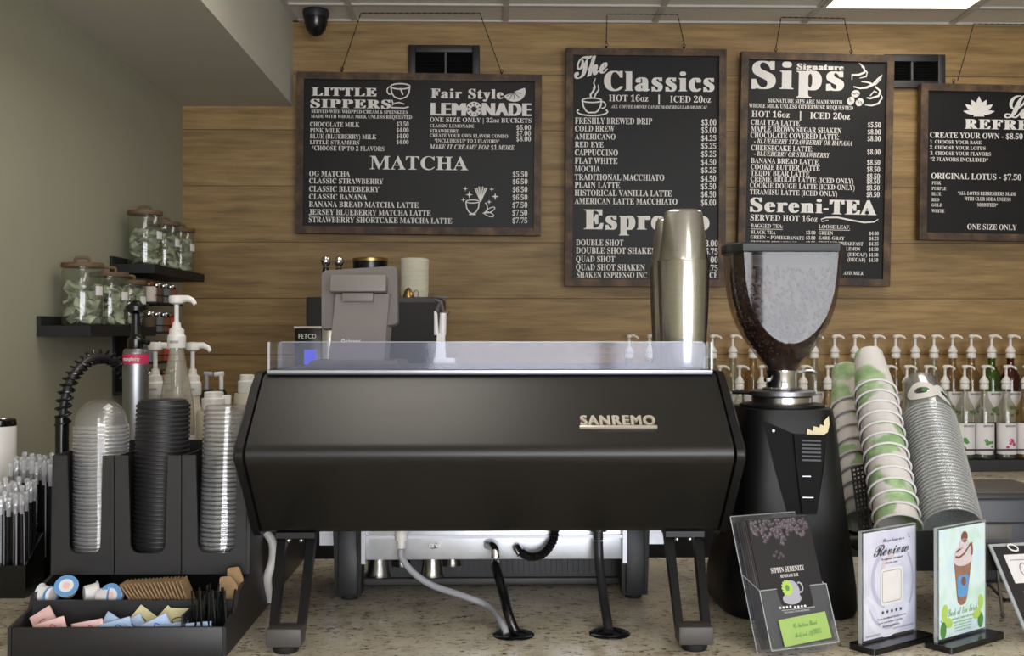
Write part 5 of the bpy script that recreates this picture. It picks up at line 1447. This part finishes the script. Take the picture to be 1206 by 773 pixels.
# two squat white jugs
def jug(px, y, ytop, label, w):
    t = thing('sauce_jug', label, 'sauce jug', (px_x(px, y), y, RZT), group='squat white sauce jugs')
    def q(py): return EYE - (py - 393) * y / F - RZT
    k = y / F; r = w * k / 2
    MB().lathe([(r * .95, 0), (r, .004), (r, q(ytop + 28)), (r * .92, q(ytop + 22))], 32).build('body', M['cream_plastic'], t)
    MB().lathe([(r * .62, q(ytop + 22) + .0003), (r * .70, q(ytop + 20)), (r * .70, q(ytop + 8)), (r * .55, q(ytop + 7)), (r * .55, q(ytop + 1)), (r * .45, q(ytop))], 28).build('cap', M['white_plastic'], t)
    m = MB(); m.box(r * .30, r * 1.0, -.006, .006, q(ytop + 22), q(ytop + 4), .002); m.build('spout_tab', M['white_plastic'], t)
jug(252, 2.46, 461, 'squat white sauce jug behind the clear lid stack', 40)
jug(291, 2.585, 441, 'taller white sauce jug touching the left end of the espresso machine', 30)
# coiled hose
yh_ = 2.355
pp = [(at(74, 0, yh_).x, yh_, CT + .001)] + [at(x, yy, yh_ + d) for x, yy, d in ((74, 560, 0), (74, 528, 0), (74, 500, 0), (75, 478, 0), (80, 455, .01), (89, 438, .04), (104, 424, .08), (121, 420, .13), (136, 426, .17), (147, 438, .20), (153, 456, .22), (156, 490, .225))]
pp.append((pp[-1].x, pp[-1].y, 1.1015))
path = smooth_path(pp, 12)
hs = thing('coiled_rinse_hose', 'black coiled spring hose arching up behind the lid organizer at the left', 'hose', pp[0])
m = MB(); m.tube(path, .0085, 12); m.build('inner_hose', M['black_plastic'], hs, True)
m = MB(); m.tube([(path[0].x, yh_, CT + .002), (path[0].x, yh_, at(74, 492, yh_).z)], .014, 14); m.build('hose_handle', M['black_gloss'], hs, True)
coil = []
Ls = [0]
for a, b in zip(path, path[1:]): Ls.append(Ls[-1] + (b - a).length)
def along(s):
    for i in range(len(path) - 1):
        if Ls[i + 1] >= s:
            f_ = (s - Ls[i]) / max(1e-6, Ls[i + 1] - Ls[i]); return path[i].lerp(path[i + 1], f_), (path[i + 1] - path[i]).normalized()
    return path[-1], (path[-1] - path[-2]).normalized()
s0, s1 = .34, Ls[-1] - .10
nt = int((s1 - s0) / .0165) * 10
for i in range(nt):
    p, tdir = along(s0 + (s1 - s0) * i / nt); a = 2 * math.pi * i / 10
    side = Vector((0, 1, 0)); nn = tdir.cross(side).normalized()
    coil.append(p + (side * math.cos(a) * .75 + nn * math.sin(a)) * .0155)
m = MB(); m.tube(coil, .0028, 6); m.build('spring_coil', M['black_gloss'], hs, True)

# ================================================================== CUP LID ORGANIZER
og = thing('lid_organizer', 'black stepped organizer with three lid columns and condiment trays at the left', 'organizer', (-.62, 2.1, CT))
OX0, OX1 = -.802, -.441
side = [(1.85, .9008), (1.85, .951), (1.93, .962), (1.945, .985), (2.03, 1.0), (2.037, 1.217), (2.33, 1.217), (2.33, .9008)]
for x in (OX0, OX1 - .006): MB().prism(side, x, x + .006, 'x').build('side_panel', M['black_plastic'], og, True, 0)
fb_ = MB(); fb_.box(OX0 + .0062, OX1 - .0062, 1.85, 1.857, .9008, .951, .002); fb_.build('front_wall', M['black_plastic'], og, True)
fl_ = MB(); fl_.box(OX0 + .0062, OX1 - .0062, 1.8572, 1.934, .9008, .922); fl_.box(OX0 + .0062, OX1 - .0062, 1.9402, 2.0298, .9008, .952); fl_.build('tray_floor', M['black_matte'], og, True, 0)
dv = MB(); dv.box(OX0 + .0062, OX1 - .0062, 1.9342, 1.940, .9008, .976); dv.build('tray_divider', M['black_plastic'], og, True, 0)
sd = MB(); sd.box(-.5175, -.5135, 1.8574, 1.934, .922, .968); sd.build('small_divider', M['black_plastic'], og, True, 0)
bk = MB(); bk.box(OX0 + .0062, OX1 - .0062, 2.324, 2.33, .9008, 1.217); bk.box(OX0 + .0062, OX1 - .0062, 2.045, 2.3238, 1.002, 1.008); bk.build('back_panel', M['black_plastic'], og, True, 0)
bays = [(-.7958, -.688, -.770, -.712), (-.686, -.566, -.658, -.594), (-.564, -.4472, -.536, -.468)]
for bx0, bx1, sx0, sx1 in bays:
    zb = 1.038; r_ = .018
    poly = [(bx0, 1.0), (bx1, 1.0), (bx1, 1.217), (sx1 + .004, 1.217)]
    poly += [(sx1 - r_ + r_ * math.cos(a), zb + r_ + r_ * math.sin(a)) for a in [R(-10 * k) for k in range(10)]]
    poly += [(sx0 + r_ + r_ * math.cos(a), zb + r_ + r_ * math.sin(a)) for a in [R(-90 - 10 * k) for k in range(10)]]
    poly += [(sx0 - .004, 1.217), (bx0, 1.217)]
    m = MB(); m.prism(poly, 2.030, 2.0365, 'y'); m.build('slot_front', M['black_plastic'], og, True, 0)
for x in (-.687, -.565):
    m = MB(); m.box(x - .0012, x + .0012, 2.0368, 2.3236, 1.0082, 1.215); m.build('column_divider', M['black_plastic'], og, True, 0)

def lid_stack(name, cat, x, y, z0, n, gap, prof, mm, labels, group, lean=(0, 0), dome=None, cap=False, rim=None):
    first = None
    for i in range(n):
        loc = (x + lean[0] * i, y + lean[1] * i, z0 + gap * i); lab = labels[1] if i == n - 1 else labels[0]
        if first is None:
            first = o = thing(name, lab, cat, loc, group=group)
            m = MB(); m.lathe(prof, 40, cap0=False, cap1=cap); m.build('lid_shell', mm, o)
            if rim: MB().lathe(rim, 40, cap0=False, cap1=False).build('lid_rim', M['rim_clear'], o)
        else: o = dup(first, loc, None, lab, group)
    return o
ds = .955
dome = [(.0500 * ds, .006), (.0500 * ds, .010)] + [(.0495 * ds * math.cos(R(a)), .011 + .044 * math.sin(R(a))) for a in (2, 15, 28, 40, 52, 64, 76)] + [(.006, .0545)]
lid_stack('clear_dome', 'cup lid', -.741, 2.115, 1.0165, 34, .0074, dome, M['lid_clear'], ('clear dome lid nested in the left column of the organizer', 'topmost clear dome lid of the left column, its round dome showing'), 'clear dome lids in the left column', rim=[(.0500 * ds, .0062), (.0530 * ds, .0058), (.0540 * ds, .003), (.0530 * ds, .0008), (.0525 * ds, 0)])
flat_p = [(.0480, 0), (.0500, .001), (.0505, .0045), (.0490, .006), (.0470, .0062), (.0465, .0100), (.0425, .0108), (.0425, .0138), (.0405, .0148), (.010, .0150)]
lid_stack('black_cup_cover', 'cup lid', -.6275, 2.105, 1.0105, 35, .0085, flat_p, M['black_plastic'], ('black hot cup lid nested in the middle column of the organizer', 'topmost black hot cup lid of the middle column'), 'black hot cup lids in the middle column', (.0001, .0004), cap=True)
flat_c = [(.0420, .0064), (.0410, .014), (.0385, .0150), (.010, .0152)]
lid_stack('clear_cup_cover', 'cup lid', -.5085, 2.105, 1.0105, 34, .0084, flat_c, M['lid_clear'], ('clear flat lid nested in the right column of the organizer', 'topmost clear flat lid of the right column beside the machine'), 'clear flat lids in the right column', (.00015, .0006), cap=True, rim=[(.0420, .0064), (.0446, .0060), (.0453, .003), (.0446, .0006), (.0430, 0)])

# ---- condiments
rc = random.Random(9)
pk = {}
def packet(px, py, y, ang, tilt, col, label, group, w=.040, h=.052, pr=None):
    p = at(px, py, y)
    if col not in pk:
        o = thing('sugar_packet', label, 'sugar packet', group=group); pk[col] = o
        m = MB(); g_ = []
        for zz_ in (0, .004, .5 * h, h - .004, h):
            t_ = .0004 if zz_ in (0, h) else .0022
            g_.append([(-w / 2, -t_, zz_), (w / 2, -t_, zz_), (w / 2, t_, zz_), (-w / 2, t_, zz_)])
        m.rings(g_); m.build('paper_sleeve', M[col], o, smooth=0)
        m = MB(); m.T = Matrix.Translation((0, -.0030, 0)) @ Matrix.Rotation(R(90), 4, 'X')
        ribbon(m, arc(-.004, h * .62, .009, .004, 0, 320, 12, .3), .0018); ribbon(m, [(-.013, h * .34), (.012, h * .34)], .0022); ribbon(m, [(-.009, h * .22), (.009, h * .22)], .0014)
        m.build('print', M[{'pink_paper': 'red_ink', 'blue_paper': 'blue_ink', 'tan_paper': 'dark_ink'}[col]], o, smooth=0)
    else:
        o = dup(pk[col], None, None, label, group)
    o.location = p + Vector((0, 0, -.012)); o.rotation_euler = (R(-tilt), R(ang), rc.uniform(-.15, .15))
    return o
yf_ = 1.885
PL = 'paper sugar packets in the front tray'
packet(62, 744, 1.90, -32, 12, 'pink_paper', 'pink sweetener packet standing with a corner up at the left of the front tray', PL)
packet(42, 742, 1.875, 74, 10, 'pink_paper', 'pink sweetener packet lying flat at the far left of the front tray', PL)
packet(86, 741, 1.872, 80, 10, 'pink_paper', 'pink sweetener packet lying right of the corner up packet', PL)
packet(118, 742, 1.872, 78, 12, 'blue_paper', 'pale blue sweetener packet lying leftmost among the blue ones', PL)
packet(137, 745, 1.900, 62, 20, 'blue_paper', 'pale blue sweetener packet tilted up behind the leftmost blue one', PL)
packet(148, 743, 1.882, -62, 16, 'blue_paper', 'pale blue sweetener packet leaning left in the middle of the tray', PL)
packet(166, 744, 1.872, 66, 12, 'blue_paper', 'pale blue sweetener packet with a dark blue print in the middle', PL)
packet(186, 743, 1.876, 82, 16, 'blue_paper', 'pale blue sweetener packet lying right of the middle', PL)
packet(212, 741, 1.870, 88, 12, 'blue_paper', 'pale blue sweetener packet lying at the right end of the front tray', PL)
packet(153, 742, 1.915, 38, 14, 'tan_paper', 'tan sugar packet with a corner up behind the blue packets, left one', PL)
packet(183, 742, 1.915, 40, 14, 'tan_paper', 'tan sugar packet with a corner up behind the blue packets, right one', PL)
packet(210, 745, 1.912, 1, 10, 'tan_paper', 'tan sugar packet with dark writing standing upright at the right of the tray', PL)
# creamer cups
cp0 = None
def creamer(px, py, y, rot, label):
    global cp0
    p = at(px, py, y)
    if cp0 is None:
        cp0 = o = thing('creamer_cup', label, 'creamer cup', group='creamer cups in the rear tray')
        MB().lathe([(.0135, 0), (.0145, .002), (.0175, .021), (.0205, .022), (.0205, .0228)], 26).build('cup', M['paper'], o)
        MB().lathe([(.0203, .0230), (.0203, .0236)], 26).build('foil_lid', M['blue_soft'], o)
        MB().lathe([(.0125, .0238), (.0125, .0241)], 22).build('lid_print', M['paper'], o)
        MB().lathe([(.0060, .0243), (.0060, .0246)], 16).build('lid_badge', M['pink_paper'], o)
    else: o = dup(cp0, None, None, label)
    o.location = p; o.rotation_euler = rot
creamer(80, 697, 1.985, (R(50), R(15), 0), 'creamer cup with its blue lid showing, left group in the rear tray')
creamer(47, 703, 1.975, (R(90), 0, R(70)), 'creamer cup lying on its side at the far left of the rear tray')
creamer(62, 702, 1.968, (R(88), 0, R(-100)), 'creamer cup lying second from the left in the rear tray')
creamer(99, 700, 1.975, (R(90), 0, R(120)), 'creamer cup turned right beside the blue lidded one')
creamer(116, 703, 1.970, (R(90), 0, R(85)), 'creamer cup lying with its lid turned right in the rear tray')
creamer(138, 701, 1.980, (R(78), R(-8), R(-8)), 'creamer cup facing us with a round blue lid, beside the brown packets')
# row of raw sugar packets, leaning
rp0 = None
for i in range(17):
    f_ = i / 16
    x = at(163 + 62 * f_, 690, 1.985).x; z = .9525
    if rp0 is None:
        o = rp0 = thing('raw_sugar_packet', '', 'sugar packet'); m = MB(); m.rings([[(-.0011, -.022, 0), (.0011, -.022, 0), (.0011, .022, 0), (-.0011, .022, 0)], [(-.0018, -.022, .02), (.0018, -.022, .02), (.0018, .022, .02), (-.0018, .022, .02)], [(-.0006, -.022, .053), (.0006, -.022, .053), (.0006, .022, .053), (-.0006, .022, .053)]]); m.build('paper_sleeve', M['kraft'], o, smooth=0)
    else: o = dup(rp0)
    o.location = (x + .004, 1.985, z); o.rotation_euler = (0, R(-34 + 14 * f_), 0)
    tag(o, 'brown raw sugar packet in the leaning row of the rear tray', 'sugar packet', 'leaning row of brown packets')
# black stirrers in the right compartment
st0 = None
for i in range(22):
    px = 230 + 44 * rc.random(); yy = rc.uniform(1.868, 1.925)
    if st0 is None:
        o = st0 = thing('black_stirrer', '', 'stirrer'); m = MB(); m.tube([(0, 0, 0), (0, 0, .088)], .0019, 6); m.build('stick', M['black_gloss'], o)
    else: o = dup(st0)
    o.location = (at(px - 3, 738, yy).x, yy, .9225); o.rotation_euler = (R(rc.uniform(-4, 4)), R(rc.uniform(-4, 9)), 0)
    o.scale = (1, 1, rc.uniform(.85, 1.0))
    tag(o, 'thin black stirrer standing in the right compartment of the organizer', 'stirrer', 'black stirrers in the organizer')
# kraft napkins behind the stirrers
for i, (px, yy, lab) in enumerate(((268, 1.965, 'folded brown kraft napkin, the nearer one beside the stirrers'), (281, 1.995, 'folded brown kraft napkin curling at the right wall of the organizer'))):
    t = thing('kraft_napkin', lab, 'napkin', (at(px, 700, yy).x - .006 * i, yy, .9525), group='brown kraft napkins')
    hgt = .058 + .010 * i
    prof_ = round_poly([(-.016, 0), (.014, 0), (.018 - .004 * i, hgt * .7), (.006, hgt), (-.014, hgt * .96)], [.002, .002, .005, .004, .003], 4)
    for d in range(3):
        m = MB(); m.prism([(x - .001 * d, z - .0015 * d if z > .02 else z) for x, z in prof_], .005 * d, .005 * d + .0044, 'y'); m.build('folded_sheet', M['kraft'], t, smooth=30)

# ================================================================== STRAWS AND FAR LEFT
def straw_box(label, x0, x1, y0, y1, ztop):
    t = thing('straw_holder', label, 'straw holder', ((x0 + x1) / 2, (y0 + y1) / 2, CT), group='black straw holders')
    m = MB(); m.box(x0, x1, y0, y0 + .004, CT + .0008, ztop); m.build('front_wall', M['black_gloss'], t, True, 0)
    m = MB(); m.box(x0, x1, y1 - .004, y1, CT + .0008, ztop + .05); m.build('rear_wall', M['black_gloss'], t, True, 0)
    for a, b in ((x0, x0 + .004), (x1 - .004, x1)):
        m = MB(); m.prism([(y0 + .0042, CT + .0008), (y0 + .0042, ztop), (y1 - .0042, ztop + .05), (y1 - .0042, CT + .0008)], a, b, 'x'); m.build('side_wall', M['black_gloss'], t, True, 0)
    m = MB(); m.box(x0 + .0042, x1 - .0042, y0 + .0042, y1 - .0042, CT + .0008, CT + .005); m.build('bottom', M['black_gloss'], t, True, 0)
straw_box('near black straw holder at the left edge of the counter', -1.16, at(30, 690, 2.27).x, 2.27, 2.365, .967)
straw_box('far black straw holder between the near one and the lid organizer', -1.08, at(70, 690, 2.41).x, 2.41, 2.50, .955)
M['straw'] = mat('wrapped_black_straw', (24, 23, 26), .16, spec=.8)
sw0 = None
def straw(x, y, h, lab, grp):
    global sw0
    if sw0 is None:
        o = sw0 = thing('wrapped_straw', lab, 'straw', group=grp)
        MB().tube([(0, 0, 0), (0, 0, .182)], .0042, 8).build('straw_tube', M['straw'], o)
        m = MB(); r_ = random.Random(2); rg = []
        for z, r__ in ((0.165, .0045), (.176, .0047), (.1825, .0055), (.186, .0060), (.191, .0068), (.196, .0058), (.201, .0070), (.205, .0045)):
            rg.append([(r__ * (1 + (r_.uniform(-.3, .0) if z > .185 else 0)) * math.cos(k * math.pi / 4), r__ * (1 + (r_.uniform(-.3, .0) if z > .185 else 0)) * math.sin(k * math.pi / 4), z) for k in range(8)])
        m.rings(rg); m.box(-.0012, .0012, -.0050, -.0045, .012, .170); m.build('clear_wrapper', M['wrap'], o, smooth=0)
    else: o = dup(sw0, None, None, lab, grp)
    o.location = (x, y, CT + .0055); o.rotation_euler = (R(rc.uniform(-.5, .5)), R(rc.uniform(-.5, .5)), rc.random() * 6); o.scale = (1, 1, h / .182)
xr = at(30, 690, 2.27).x
for r_ in range(4):
    for c_ in range(13):
        straw(xr - .013 - c_ * .0145 + rc.uniform(-.0008, .0008), 2.286 + r_ * .018, .180 + .008 * r_ + rc.uniform(-.006, .006), 'black straw in a clear wrapper standing in the near straw holder', 'wrapped straws in the near holder')
xr = at(70, 690, 2.41).x
for r_ in range(3):
    for c_ in range(8):
        straw(xr - .012 - c_ * .0145 + rc.uniform(-.0008, .0008), 2.428 + r_ * .020, .226 + .006 * r_ + rc.uniform(-.005, .005), 'black straw in a clear wrapper standing in the far straw holder', 'wrapped straws in the far holder')
t = thing('white_tumbler', 'white cylindrical tumbler with a black and steel lid at the left edge', 'tumbler', (at(-1, 500, 2.62).x, 2.62, CT + .0005))
MB().lathe([(.034, 0), (.037, .004), (.0385, .318), (.037, .322)], 36).build('body', M['white_plastic'], t)
MB().lathe([(.0375, .3225), (.038, .326), (.037, .336), (.034, .339)], 36).build('lid', M['black_gloss'], t)
MB().lathe([(.026, .3395), (.024, .342), (.004, .343)], 30).build('lid_disc', M['steel'], t)
